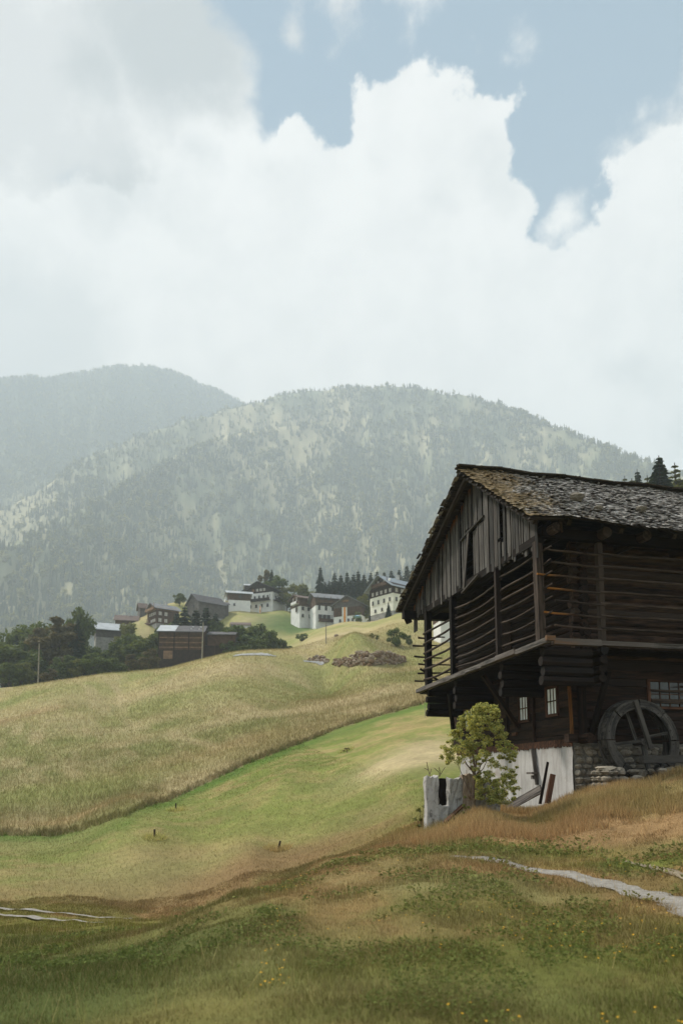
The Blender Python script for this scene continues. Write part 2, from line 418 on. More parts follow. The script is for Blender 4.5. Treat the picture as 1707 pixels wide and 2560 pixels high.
for px in (-700, 0, 853, 1700, 2400): cz(px, 2.2, -1.6)
for a in [(0, 2560, 6.0), (450, 2560, 5.3), (853, 2560, 5.1), (1700, 2560, 5.1), (0, 2400, 12), (400, 2400, 8.6), (853, 2350, 8.2), (1400, 2300, 9.0), (1707, 2255, 9.7), (1700, 2380, 7.4),
          (1130, 2140, 13.5), (1400, 2180, 12.3), (1300, 2065, 17), (1600, 2050, 15.5), (1200, 2030, 18.6), (1430, 1995, 20.0), (1560, 1962, 19.6), (1700, 1932, 19.6),
          (1065, 2085, 18.5), (960, 2110, 17), (800, 2160, 15.5), (596, 2243, 13.8), (456, 2300, 11.6), (250, 2350, 12.5),
          (0, 2275, 22), (200, 2296, 20), (350, 2270, 24), (500, 2205, 27), (631, 2145, 28), (688, 2112, 31), (850, 2080, 30), (387, 2100, 33), (150, 2190, 29), (0, 2180, 30),
          (0, 2090, 42), (168, 2092, 42), (400, 2003, 48), (590, 1932, 54), (850, 1842, 63), (1056, 1762, 72), (300, 2040, 40), (900, 1980, 36), (1000, 1950, 35), (1050, 1880, 42), (700, 1960, 42), (950, 1850, 52),
          (0, 1950, 72), (400, 1900, 75), (0, 1860, 98), (200, 1880, 88), (500, 1800, 98), (800, 1750, 105), (700, 1700, 130), (1000, 1690, 110), (0, 1770, 140), (300, 1740, 140),
                    (760, 1655, 150), (850, 1665, 138), (1000, 1655, 132), (860, 1628, 141), (960, 1628, 138), (1000, 1590, 160), (900, 1590, 172),           (640, 1530, 295), (560, 1528, 290), (470, 1556, 272), (400, 1578, 256), (300, 1592, 250), (720, 1530, 290), (730, 1575, 255), (690, 1600, 240), (650, 1590, 245), (600, 1570, 258),
          (800, 1570, 245), (870, 1562, 240), (940, 1552, 212),]: cp(*a)
for a in [(596, 18, -3.5), (456, 16.5, -3.3), (750, 21, -3.0), (900, 24, -2.4), (1000, 26, -1.7), (1100, 25, -1.2), (1500, 28, -.9), (1300, 27, -1.0), (1700, 28, -.6), (1350, 22.5, -.9), (1600, 23, -.6),
          (1500, 45, 2.5), (1300, 60, 6.5), (1600, 80, 12), (1900, 28, .5), (2100, 20, 0), (2100, 60, 10), (1900, 120, 30), (2300, 200, 60), (1300, 120, 22), (1700, 110, 27), (1500, 200, 48), (1750, 300, 90), (2300, 600, 180), (0, 400, 36), (300, 400, 50), (0, 600, 50), (350, 600, 70), (700, 420, 78), (700, 620, 95), (1000, 420, 80), (1000, 620, 95), (860, 288, 50), (960, 288, 52), (1050, 288, 54), (1300, 450, 110), (1300, 650, 130),
          (0, 225, 20.5), (200, 225, 25), (400, 222, 24), (480, 224, 21), (560, 220, 29), (-500, 205, 8), (-600, 80, -4), (-600, 40, -6), (-500, 20, -3.5), (-700, 400, 25), (0, 300, 30), (200, 300, 42), (-300, 10, -2.2),
          ]: cz(*a)
for (px, py, d) in [(-250, 1755, 168), (-100, 1735, 169), (0, 1720, 170), (72, 1713, 170), (144, 1705, 170), (210, 1695, 170), (274, 1684, 170), (340, 1678, 170), (404, 1672, 170), (445, 1664, 170), (480, 1655, 171), (525, 1645, 171), (569, 1637, 172), (617, 1634, 173), (650, 1633, 174), (686, 1631, 175), (740, 1619, 180), (809, 1590, 190), (850, 1576, 195), (891, 1563, 200), (946, 1550, 204), (1008, 1532, 205)]:
    p = at(px, py, d); CP.append(p)
    if px < 700: q = at(px, py, d + 20); CP.append(np.array([q[0], q[1], p[2] - .3]))
CP = np.array(CP)
cr = np.hypot(CP[:, 0], CP[:, 1]); caz = np.arctan2(CP[:, 0], CP[:, 1]); AZK = 5.0
cval = (CP[:, 2] + 1.6) / cr
def kern(d2): return np.sqrt(d2 + .012)
cX = np.stack([caz * AZK, np.log(cr)], 1)
D = ((cX[:, None] - cX[None]) ** 2).sum(-1)
n_ = len(cX); A = np.zeros((n_ + 3, n_ + 3)); A[:n_, :n_] = kern(D) ; A[:n_, n_] = 1; A[:n_, n_ + 1:] = cX; A[n_, :n_] = 1; A[n_ + 1:, :n_] = cX.T
A[:n_, :n_] -= np.eye(n_) * 1e-4
W = np.linalg.lstsq(A, np.concatenate([cval, np.zeros(3)]), rcond=None)[0]
def rbf(az, lr):
    s = W[n_] + W[n_ + 1] * az * AZK + W[n_ + 2] * lr
    for i in range(n_): s = s + W[i] * kern((az * AZK - cX[i, 0]) ** 2 + (lr - cX[i, 1]) ** 2)
    return s
NA, NR = 620, 900
azs = np.concatenate([np.linspace(-180, -40, 24)[:-1], np.linspace(-40, 36, NA), np.linspace(36, 180, 24)[1:]]) * math.pi / 180
LR0, LR1 = math.log(.4), math.log(4600.)
lrs = np.linspace(LR0, LR1, NR)
AZg, LRg = np.meshgrid(azs, lrs, indexing='ij')
azc = np.clip(AZg, R(-36), R(33))
Tg = rbf(azc, np.clip(LRg, math.log(2.2), math.log(520.)))
Tg = np.where(LRg > math.log(520.), (Tg * 520. ) / np.exp(LRg), Tg)
fade = np.clip((math.pi * .5 - np.abs(AZg)) / (math.pi * .5 - R(38)), 0, 1); fade = fade * fade * (3 - 2 * fade)
Rg = np.exp(LRg); Xg = Rg * np.sin(AZg); Yg = Rg * np.cos(AZg)
Tg = Tg * fade
Zg = Tg * Rg - 1.6
def curve(pts, dy=0):
    a = []; e = []; d_ = []
    for (px, py, d) in pts:
        p = at(px, py + dy, d); a.append(math.atan2(p[0], p[1])); e.append(p[2] / math.hypot(p[0], p[1])); d_.append(d)
    az = np.clip(azs, a[0], a[-1]); E_ = np.interp(az, a, e); Dd = np.interp(az, a, d_)
    k = np.exp(-np.linspace(-2, 2, 17) ** 2); k /= k.sum(); pad = 8
    sm = lambda v: np.convolve(np.pad(v, pad, mode='edge'), k, mode='valid')
    return sm(E_)[:, None], sm(Dd)[:, None]
def hill(pts, dy, rb, eb, back, relief, seed, p=1.0):
    E_, Dd = curve(pts, dy); s = np.clip((Rg - rb) / (Dd - rb), 0, 1); e = eb + (E_ - eb) * s ** p
    z = e * Rg * (Rg > rb * .8)
    z = z - np.maximum(Rg - Dd, 0) * (back + E_)
    rv = (fbm(AZg * 16 + s * 1.3, s * 1.6, 4, seed) - .5) * relief * 4 * s * (1 - s) + (fbm(AZg * 55 + s * 2, s * 5, 3, seed + 5) - .5) * relief * .5 * np.clip(s * 4, 0, 1) * np.clip((1.02 - s) * 6, .25, 1)
    return np.where(Rg > rb * .85, z + rv, -999.)
H_front = hill([(-500, 1450, 1700), (0, 1268, 1850), (119, 1200, 1880), (217, 1128, 1920), (330, 1085, 1960), (461, 1040, 2000), (560, 1016, 2050), (631, 1000, 2050), (675, 984, 2050), (740, 966, 2050), (827, 957, 2050), (958, 952, 2000), (1023, 952, 2000), (1089, 963, 1980), (1176, 983, 1950), (1306, 1021, 1900), (1415, 1065, 1850), (1524, 1109, 1750), (1611, 1142, 1700), (1666, 1163, 1680), (1800, 1215, 1600), (2300, 1350, 1500)], 10, 850, .02, .35, 150, 301, .9)
H_spur = hill([(-500, 1560, 1200), (0, 1372, 1350), (160, 1287, 1500), (314, 1205, 1620), (461, 1118, 1750), (560, 1083, 1800), (640, 1063, 1850), (760, 1050, 1850), (850, 1075, 1800), (1000, 1170, 1700), (1400, 1350, 1600)], 6, 850, .02, .5, 110, 331, .9)
H_left = hill([(-900, 1050, 2500), (-300, 962, 2600), (0, 938, 2650), (75, 936, 2650), (150, 930, 2650), (215, 916, 2650), (290, 906, 2650), (370, 902, 2650), (430, 920, 2650), (500, 951, 2650), (560, 975, 2650), (610, 1000, 2650), (700, 1080, 2600), (900, 1350, 2500)], 8, 1600, .10, .3, 170, 361, .8)
Zg = np.maximum(np.maximum(Zg, np.where(H_front > -900, H_front * fade, -999)), np.where(np.maximum(H_spur, H_left) > -900, np.maximum(H_spur, H_left) * fade, -999))
# edge of the uncut meadow: distance as a function of azimuth
edge_px = [(0, 2089), (105, 2094), (168, 2089), (245, 2066), (316, 2041), (393, 2012), (491, 1970), (582, 1929), (701, 1882), (772, 1854), (842, 1826), (947, 1793), (1052, 1763)]
def G0(px, py):
    d = ray(px, py); e = d[2] / math.hypot(d[0], d[1]); az = math.atan2(d[0], d[1]); ia = np.interp(az, azs, np.arange(len(azs))); i0 = int(ia); f = ia - i0
    z = Zg[i0] * (1 - f) + Zg[i0 + 1] * f; rr = np.exp(lrs); k = int(np.argmax((z >= e * rr) & (rr > 33))); return az, rr[k]
ea, er = [R(-60)], [38.]
for q in edge_px: a_, r_ = G0(*q); ea.append(a_); er.append(r_)
ea += [math.atan2(*at(1200, 1710, 80)[:2]), math.atan2(*at(1700, 1600, 90)[:2])]; er += [er[-1] + 6, er[-1] + 14]
ea = np.array(ea); er = np.array(er); print('edge', np.round(er, 1))
def edge_r(az, x, y):
    return np.interp(az, ea, er) * (1 + .006 * (vnoise(az * 90, az * 0 + 3.3, 5) - .5) + .006 * (vnoise(az * 300, az * 0 + 1.3, 8) - .5))
md = np.clip((Rg - edge_r(AZg, Xg, Yg)) / 1.2, 0, 1)
Zg = Zg + .30 * md * np.clip((140 - Rg) / 60, 0, 1)
# roughness
near = np.clip((Rg - 2) / 6, 0, 1)
Zg = Zg + near * ((fbm(Xg / .9, Yg / .9, 4, 3) - .5) * .17 + (fbm(Xg / 5, Yg / 5, 3, 4) - .5) * .25 * np.clip(Rg / 30, .3, 1))
Zg = Zg + np.clip((Rg - 40) / 60, 0, 1) * (fbm(Xg / 22, Yg / 22, 3, 6) - .5) * .35
far = np.clip((Rg - 900) / 300, 0, 1) * .7
Zg = Zg + far * ((fbm(Xg / 170, Yg / 170, 5, 9) - .5) * 16 * np.clip(Rg / 1500, .4, 1.2) + (fbm(Xg / 40, Yg / 40, 2, 19) - .5) * 7)
def gridpos(x, y):
    az = np.arctan2(x, y); lr = np.log(np.maximum(np.hypot(x, y), .41))
    ia = np.interp(az, azs, np.arange(len(azs))); ir = (lr - LR0) / (LR1 - LR0) * (NR - 1)
    return ia, ir
def bil(G, ia, ir):
    i0 = np.clip(ia.astype(int), 0, G.shape[0] - 2); j0 = np.clip(ir.astype(int), 0, G.shape[1] - 2)
    fa = ia - i0; fr = np.clip(ir - j0, 0, 1)
    if G.ndim == 3: fa = fa[:, None]; fr = fr[:, None]
    return (G[i0, j0] * (1 - fa) + G[i0 + 1, j0] * fa) * (1 - fr) + (G[i0, j0 + 1] * (1 - fa) + G[i0 + 1, j0 + 1] * fa) * fr
def hgt(x, y):
    x = np.atleast_1d(np.asarray(x, float)); y = np.atleast_1d(np.asarray(y, float))
    return bil(Zg, *gridpos(x, y))
def h1(x, y): return float(hgt(x, y)[0])
def G(px, py, rmin=3., rmax=4500.):
    """where the ray through a point of the photograph meets the ground"""
    d = ray(px, py); e = d[2] / math.hypot(d[0], d[1]); az = math.atan2(d[0], d[1])
    rr = np.exp(np.linspace(math.log(rmin), math.log(rmax), 3000)); x = rr * math.sin(az); y = rr * math.cos(az)
    z = hgt(x, y); k = np.argmax(z >= e * rr)
    return np.array([x[k], y[k], z[k]])
# ---- ground colour
C_ = lambda *a: np.array(a)
MEADOW = C_(.335, .275, .125); MEADG = C_(.215, .225, .07); GREEN = C_(.120, .155, .028); LIGHTG = C_(.19, .205, .056); TAN = C_(.42, .335, .19)
RUST = C_(.30, .19, .09); DARKG = C_(.085, .105, .028); OLIVE = C_(.22, .20, .08); DRYF = C_(.36, .25, .12)
DG2 = C_(.115, .13, .032); BR = C_(.215, .13, .062)
patch_l = [  # px, py, half-width m, half-depth m, colour, strength
    (640, 2150, 3.5, 2.2, BR, .75), (480, 2225, 3.5, 2.0, BR, .7), (350, 2265, 3, 1.5, BR, .6), (760, 2125, 3.0, 1.8, BR, .7), (880, 2100, 3, 2, BR, .6), (330, 2200, 4, 3, OLIVE, .8), (560, 2185, 2.5, 2., BR, .6), (450, 2150, 4, 2., OLIVE, .6),
    (100, 2120, 6, 3.5, OLIVE, .7), (250, 2080, 4, 2, GREEN, .5),
    (60, 2230, 3.5, 3.5, RUST, .35), (250, 2150, 5, 3, OLIVE, .6), (520, 2120, 4, 2.0, DRYF, .55), (950, 2030, 3, 2.0, OLIVE, .6),
    (700, 2065, 5, 1.8, LIGHTG, .7), (800, 1990, 6, 4, LIGHTG, .6), (500, 2020, 7, 2.5, LIGHTG, .5),
    (1020, 1900, 3.0, 3.0, TAN, .85), (1090, 1870, 2.5, 4, TAN, .8), (1080, 1800, 3, 6, DRYF, .5),
    (1250, 2070, 2.2, 1.0, RUST, .8), (1450, 2085, 2.2, 1.0, RUST, .9), (1650, 2075, 2, 1.0, RUST, .85), (1350, 2035, 2.2, 1.0, DRYF, .9), (1600, 1990, 2, .8, OLIVE, .6),
    (1120, 2080, 1.2, 1.0, DRYF, .8), (1000, 2110, 1.0, 1.0, RUST, .6), (1100, 2130, 2.0, .5, GREEN, .5), (1300, 2130, 2, .45, GREEN, .7), (1600, 2165, 1.3, .35, GREEN, .8),
    (900, 2200, 1.6, 1.0, RUST, .5), (1150, 2210, 1.5, .8, OLIVE, .9), (1300, 2270, 1.2, .8, RUST, .35), (900, 2320, 1.5, .6, RUST, .45), (650, 2350, 1.2, .6, RUST, .4), (1150, 2330, 1.0, .5, DRYF, .35),
    (500, 2420, 1.5, .8, OLIVE, .8), (1100, 2480, 1.6, .5, OLIVE, .8), (1450, 2440, 1.5, 1.3, DG2, .7), (1650, 2330, 1.1, 1.0, DG2, .6), (1600, 2540, 1.4, .5, DG2, .7), (200, 2470, 1.4, .9, DG2, .7), (700, 2440, 1.5, .5, DG2, .6), (60, 2440, 2.5, 2.5, DARKG, .95), (40, 2360, 2.5, 2.0, DARKG, .8),
    (30, 2540, 1.0, 1.0, DARKG, .9), (800, 2540, 1.3, .4, DARKG, .6),
    (200, 2000, 4, 3, MEADG, .3), (60, 1990, 14, 6, MEADG, .8), (300, 1900, 14, 7, OLIVE, .35), (120, 1870, 14, 6, MEADG, .6), (560, 1870, 12, 6, DRYF, .5), (200, 2040, 5, 1.5, DRYF, .6),
    (450, 1745, 12, 7, MEADG, .75), (620, 1740, 14, 5, MEADG, .7), (850, 1720, 12, 5, MEADG, .5), (1000, 1700, 8, 5, MEADG, .6), (80, 1785, 9, 4, RUST, .6), (700, 1780, 18, 4, TAN, .7), (350, 1810, 16, 5, TAN, .5), (150, 1750, 25, 8, TAN, .4),
    (500, 1690, 20, 10, TAN, .6), (800, 1680, 12, 4, MEADG, .5),
    (760, 1570, 14, 13, C_(.080, .135, .035), .97), (690, 1550, 9, 12, C_(.09, .135, .04), .85), (610, 1550, 9, 9, TAN, .5), (650, 1600, 8, 7, MEADG, .7), (850, 1590, 10, 12, TAN, .7), (960, 1585, 9, 10, MEADG, .4), (1000, 1625, 7, 5, OLIVE, .7),
    (730, 1480, 20, 20, MEADG, .6), (620, 1500, 20, 25, TAN, .7)]
def gcolor(x, y):
    az = np.arctan2(x, y); r = np.hypot(x, y)
    e = edge_r(az, x, y)
    big = fbm(x / 9, y / 9, 4, 21); sm_ = fbm(x / 1.1, y / 1.1, 5, 31, .65); huge = fbm(x / 40, y / 40, 4, 41)
    streak = fbm((x * .8 + y * .35) / 2.2, (y * .9 - x * .3) / 14, 4, 51)
    def mx(a, b, f): return a * (1 - f[:, None]) + b * f[:, None]
    one = np.ones((len(x), 1))
    st = lambda v, a, b: np.clip((v - a) / (b - a), 0, 1)
    mea = mx(one * MEADOW, one * MEADG, st(huge * .6 + big * .4, .42, .62)); ed_ = np.exp(-(np.maximum(r - e, 0) / 14) ** 2); mea = mx(mea, one * C_(.33, .255, .12), ed_ * (.45 + .4 * st(sm_, .3, .7))); mea = mea * (.70 + .38 * st(r, 60, 150))[:, None]; mea = mx(mea, one * TAN, st(streak, .5, .75) * .6)
    strip = np.exp(-(np.maximum(e - r - 1.5, 0) / 2.6) ** 2)
    fld = mx(one * GREEN, one * LIGHTG, st(big, .3, .7)); fld = mx(fld, one * DRYF, st(sm_ * .6 + big * .4, .48, .66) * .6)
    fld = mx(fld, one * C_(.085, .145, .022), np.clip(strip * 1.2, 0, 1) * .95)
    fg = mx(one * C_(.17, .175, .042), one * C_(.27, .225, .10), st(big, .35, .65)); fg = mx(fg, one * RUST, st(sm_ * .6 + big * .4, .49, .58) * .75)
    fg = mx(fg, one * DARKG, st(fbm(x / 3, y / 3, 4, 61), .5, .7) * .6)
    fg = fg * C_(.90, .83, .78)
    c = mx(fg, fld, st(r, 24, 30)); c = mx(c, mea, (r > e).astype(float))
    mt = mx(one * C_(.33, .30, .175), one * C_(.19, .20, .115), st(fbm(x / 120, y / 120, 4, 71), .4, .6))
    mt = mx(mt, one * C_(.10, .12, .075), st(r, 2180, 2300) * .85)
    c = mx(c, mt, st(r, 380, 500))
    for (X0, Y0, a_, sx, sy, colr, s_) in PW:
        ux = (x - X0) * math.cos(a_) - (y - Y0) * math.sin(a_); uy = (x - X0) * math.sin(a_) + (y - Y0) * math.cos(a_)
        d2 = (ux / sx) ** 2 + (uy / sy) ** 2
        f = np.exp(-d2) * s_ * (.55 + .9 * sm_)
        c = mx(c, one * colr, np.clip(f * 1.5, 0, 1) * s_)
    return c
PW = []
for (px, py, sx, sy, colr, s_) in patch_l:
    g = G(px, py); PW.append((g[0], g[1], math.atan2(g[0], g[1]), sx, sy, colr, s_))
def ribbon(name, pts, widths, material, lift=.03, n=60, mid=None):
    """a strip laid on the ground along photograph points"""
    P = np.array([G(*p)[:2] for p in pts]); s = np.linspace(0, len(P) - 1, n)
    X = np.interp(s, range(len(P)), P[:, 0]); Y = np.interp(s, range(len(P)), P[:, 1]); Wd = np.interp(s, range(len(P)), widths)
    dx = np.gradient(X); dy = np.gradient(Y); L = np.hypot(dx, dy); nx = -dy / L; ny = dx / L
    ks = np.linspace(-.5, .5, 9); V = []
    for k in ks:
        jit = (vnoise(s * 9 + k * 100, s * 0, 77) - .5) * .35 * (abs(k) > .4)
        xx = X + nx * Wd * (k + jit); yy = Y + ny * Wd * (k + jit); V.append(np.stack([xx, yy, hgt(xx, yy) + lift], 1))
    V = np.stack(V, 0); ii = np.arange(9 * n).reshape(9, n)
    q = np.stack([ii[:-1, :-1], ii[1:, :-1], ii[1:, 1:], ii[:-1, 1:]], -1).reshape(-1, 4)[:, ::-1]
    if V[0, 0, 0] is None: pass
    o = mesh_np(name, V.reshape(-1, 3), q, material, None, True); tag(o, kind='structure')
    return X, Y, Wd
PATHS = []
PATHS.append(ribbon('path', [(1125, 2139), (1190, 2143), (1250, 2150), (1400, 2180), (1550, 2217), (1707, 2258), (1900, 2320)], [.10, .22, .30, .36, .42, .48, .5], M['gravel'], -.012))
PATHS.append(ribbon('path', [(1555, 2150), (1630, 2166), (1707, 2186), (1800, 2210)], [.06, .12, .16, .2], M['rut'], -.012, 40))
PATHS.append(ribbon('path', [(-150, 2255), (0, 2272), (130, 2285), (250, 2297), (330, 2298)], [.22, .2, .17, .14, .08], M['gravel'], .03, 50))
PATHS.append(ribbon('path', [(-150, 2270), (0, 2288), (130, 2300), (260, 2309)], [.26, .24, .18, .08], M['gravel'], .03, 50))
ribbon('road', [(585, 1640), (620, 1638), (655, 1637), (690, 1642)], [2.2, 2.6, 2.4, 1.2], M['asphalt'], .12, 40)
ribbon('road', [(758, 1654), (785, 1656), (812, 1659)], [1.0, 1.4, 1.5], M['asphalt'], .12, 40)

nm_ = (Rg < 40)
xx_, yy_ = Xg[nm_], Yg[nm_]; dz_ = np.zeros(len(xx_))
for X, Y, Wd in PATHS:
    Xd = np.interp(np.linspace(0, len(X) - 1, 220), range(len(X)), X); Yd = np.interp(np.linspace(0, len(X) - 1, 220), range(len(X)), Y); Wq = np.interp(np.linspace(0, len(X) - 1, 220), range(len(X)), Wd)
    for i in range(220):
        dz_ = np.maximum(dz_, np.clip(1.35 - np.hypot(xx_ - Xd[i], yy_ - Yd[i]) / (Wq[i] * .5 + .03), 0, 1))
Zg[nm_] -= .05 * dz_
gc_ = gcolor(Xg.ravel(), Yg.ravel())
nA = len(azs); idx = np.arange(nA * NR).reshape(nA, NR)
quads = np.stack([idx[:-1, :-1], idx[1:, :-1], idx[1:, 1:], idx[:-1, 1:]], -1).reshape(-1, 4)[:, ::-1]
gnd = mesh_np('ground', np.stack([Xg, Yg, Zg], -1).reshape(-1, 3), quads, M['ground'], None, True, gcol=gc_)
tag(gnd, kind='structure')

# ------------------------------------------------------------------ grass: one mass of blades, thinner with distance
def in_path(x, y):
    m = np.zeros(len(x), bool)
    for X, Y, Wd in PATHS:
        for i in range(0, len(X)):
            m |= (x - X[i]) ** 2 + (y - Y[i]) ** 2 < (Wd[i] * .30) ** 2
    return m
def blades(name, n, r0, r1, h, wd, azr=(-31, 31), power=1.0, mask=None, tone=1.0, lean=.5, hvar=None, vr=(.65, 1.5)):
    u = rng.random(n); r = (r0 ** power + u * (r1 ** power - r0 ** power)) ** (1 / power)
    a = np.radians(rng.uniform(azr[0], azr[1], n)); x = r * np.sin(a); y = r * np.cos(a)
    keep = ~in_path(x, y) | (rng.random(n) < .10)
    if mask is not None: keep &= mask(x, y, r, a)
    x = x[keep]; y = y[keep]; r = r[keep]; n = len(x); z = hgt(x, y)
    c = gcolor(x, y); var = rng.uniform(*vr, n)[:, None]; dry = (rng.random(n) < .28)[:, None]
    c = np.where(dry, c * .5 + C_(.36, .27, .14) * .5, c) * var * tone
    sc_ = np.clip(r / 12, .6, 9); hh = h * rng.uniform(.5, 1.4, n) * (hvar(x, y) if hvar else 1); ww = wd * rng.uniform(.6, 1.4, n) * sc_
    t = rng.uniform(0, 2 * np.pi, n); ox = np.cos(t) * ww * .5; oy = np.sin(t) * ww * .5
    lx = rng.normal(0, lean, n) * hh; ly = rng.normal(0, lean, n) * hh
    V = np.empty((n, 3, 3), np.float32)
    V[:, 0] = np.stack([x - ox, y - oy, z - .02], 1); V[:, 1] = np.stack([x + ox, y + oy, z - .02], 1); V[:, 2] = np.stack([x + lx, y + ly, z + hh], 1)
    o = mesh_np(name, V.reshape(-1, 3), np.arange(n * 3).reshape(-1, 3), M['blade'], None, False, gcol=np.repeat(c, 3, 0))
    return o
notbarn = lambda x, y: ~((((x - 5.48) * .9724 + (y - 20) * .2335) > 1.3) & (((x - 5.48) * -.2335 + (y - 20) * .9724) > .9))
o = blades('grass', 520000, 4.0, 26, .055, .010, power=1.15, mask=lambda x, y, r, a: notbarn(x, y), hvar=lambda x, y: .35 + 2.6 * np.clip(fbm(x / .8, y / .8, 3, 91) - .3, 0, 1)); tag(o, 'short green and rusty grass covering the near slope', 'grass', kind='stuff')
o = blades('grass', 220000, 24, 75, .08, .006, power=1.1, vr=(.8, 1.25), mask=lambda x, y, r, a: (r < np.interp(a, ea, er)) & notbarn(x, y)); tag(o, 'short mown grass on the green field below the meadow edge', 'grass', kind='stuff')
o = blades('meadow_grass', 330000, 38, 178, .34, .006, power=1.0, vr=(.85, 1.2), mask=lambda x, y, r, a: r > np.interp(a, ea, er), lean=.35); tag(o, 'tall uncut seeding grass covering the upper meadow', 'grass', kind='stuff')
o = blades('meadow_edge_grass', 420000, 38, 80, .24, .007, (-26, 10), 1.0, vr=(.6, 1.1), mask=lambda x, y, r, a: (r > np.interp(a, ea, er) - .1) & (r < np.interp(a, ea, er) + .5 + .9 * vnoise(a * 400, a * 0, 7)), tone=1.1, lean=.4, hvar=lambda x, y: .6 + .8 * vnoise(x / 1.5, y / 1.5, 12)); tag(o, 'ragged rim of tall grass along the lower edge of the uncut meadow', 'grass', kind='stuff')
# tall dry stems along the barn and the bank
bx = lambda x, y: ((x - 5.48) * .9724 + (y - 20) * .2335, (x - 5.48) * -.2335 + (y - 20) * .9724)
def dmask(x, y, r, a):
    v, u = bx(x, y); return (v > -5) & (u < 1.0) & (u > -5.2) & (fbm(x / 1.4, y / 1.4, 3, 17) > .47) | ((u >= 1.0) & (u < 6) & (v < 1.2) & (v > -3))
o = blades('dry_grass', 90000, 13.5, 25, .19, .010, (2, 29), 1.1, dmask, 1.3, .35); tag(o, 'tall straw coloured grass on the bank in front of the barn', 'dry grass', kind='stuff')
def stakemask(x, y, r, a):
    m = np.zeros(len(x), bool)
    for px, py in ((387, 2095), (694, 2125), (442, 2027), (865, 1878)):
        g = G(px, py); m |= (x - g[0]) ** 2 + (y - g[1]) ** 2 < .30
    return m
o = blades('dry_grass', 260000, 26, 60, .20, .007, (-18, 5), 1.0, stakemask, 1.9, .6); tag(o, 'straw tufts left standing round the stakes in the field', 'dry grass', kind='stuff')
o = blades('seed_stems', 9000, 4.5, 20, .26, .006, power=1.2, mask=lambda x, y, r, a: fbm(x / 1.5, y / 1.5, 3, 23) > .5, tone=1.7, lean=.28); tag(o, 'thin pale seed stems rising from the near grass', 'grass', kind='stuff')
def herb(n):
    rr_ = 4.3 * (15 / 4.3) ** rng.random(n); aa = np.radians(rng.uniform(-31, 31, n)); x = rr_ * np.sin(aa); y = rr_ * np.cos(aa)
    k = (fbm(x / .9, y / .9, 4, 123) > .54) & ~in_path(x, y); x, y, rr_ = x[k], y[k], rr_[k]; n = len(x); z = hgt(x, y) + rng.uniform(.03, .10, n)
    s = (rng.uniform(.010, .026, n) * np.clip(rr_ / 7, .8, 2))[:, None]; d = rng.normal(0, 1, (n, 3)); d[:, 2] = np.abs(d[:, 2]) * .5; d /= np.linalg.norm(d, axis=1)[:, None]
    e = np.cross(d, rng.normal(0, 1, (n, 3))); e /= np.linalg.norm(e, axis=1)[:, None]; c0 = np.stack([x, y, z], 1)
    V = np.stack([c0 - d * s, c0 + e * s * .5, c0 + d * s, c0 - e * s * .5], 1).reshape(-1, 3)
    col = (C_(.13, .165, .045) * .6 + gcolor(x, y) * .4) * rng.uniform(.7, 1.5, n)[:, None]
    return mesh_np('clover', V, np.arange(n * 4).reshape(-1, 4), M['blade'], None, gcol=np.repeat(col, 4, 0))
tag(herb(70000), 'patches of low green broad leaved herbs in the near grass', 'ground cover', kind='stuff')
# small yellow flowers on the near slope
nf = 650; rf = rng.uniform(4.6, 13, nf) ; af = np.radians(rng.uniform(-6, 27, nf)); xf = rf * np.sin(af); yf = rf * np.cos(af)
kf = (fbm(xf / 2, yf / 2, 3, 88) > .38) & ~in_path(xf, yf); xf, yf = xf[kf], yf[kf]; zf = hgt(xf, yf) + rng.uniform(.07, .13, len(xf)); nf = len(xf)
s_ = .0105; tri = []
for k in range(5):
    t = 2 * math.pi * k / 5; tri.append((math.cos(t) * s_, math.sin(t) * s_, .0))
tri = np.array(tri); V = (np.stack([xf, yf, zf], 1)[:, None] + tri[None] + rng.normal(0, .002, (nf, 5, 3))).reshape(-1, 3)
ix = np.arange(nf)[:, None] * 5
Fx = np.concatenate([ix + np.array([[0, 1, 2]]), ix + np.array([[0, 2, 3]]), ix + np.array([[0, 3, 4]])])
M['flower'] = plain('yellow_petals', (.70, .38, .03), .2, 30)
tag(mesh_np('yellow_flowers', V, Fx, M['flower']), 'scattered small yellow flowers in the near grass', 'flowers', kind='stuff')


# ================================================================== THE BARN
# local axes: x runs along the side wall (away to the right), y along the gable wall (away to the left), z up
BC = at(1353, 1601, 20.0)
BR = math.atan2(.23346, .97237); ZB = 4.3
barn = empty('timber_barn', (BC[0], BC[1], BC[2] - ZB), BR, 'dark weathered timber barn with slatted gallery, plank gable and shingle roof on the right', 'barn')
def bw(v, u, z):      # barn local -> world
    c, s = math.cos(BR), math.sin(BR)
    return (BC[0] + v * c - u * s, BC[1] + v * s + u * c, BC[2] + z)
_o = lambda z: z + ZB
VEND = 12.0; UFAR = 10.4
RU, RZ = 3.85, 6.48; EN = (-.9, 3.18); EF = (10.95, 3.24); VR = -.66
def wob(v, t): return .05 * math.sin(v * .9 + 1) * t + .03 * math.sin(v * 2.3) - .04 * math.sin(math.pi * min(max((v + .7) / 12.7, 0), 1))
def roofpt(v, side, t, off=0.):
    e = EN if side == 0 else EF
    u = RU + (e[0] - RU) * t; z = RZ + (e[1] - RZ) * t
    dx, dz = (e[0] - RU), (e[1] - RZ); L = math.hypot(dx, dz)
    nu, nz = (-dz / L, dx / L) if dx > 0 else (dz / L, -dx / L)
    sag = -.10 * math.sin(math.pi * t) * (.4 + .3 * math.sin(v))
    return (v, u + nu * off, _o(z + nz * off + wob(v, t) + sag * .5))
def roof_under(u):
    t = (RU - u) / (RU - EN[0]) if u < RU else (u - RU) / (EF[0] - RU)
    return (RZ + ((EN[1] if u < RU else EF[1]) - RZ) * t)
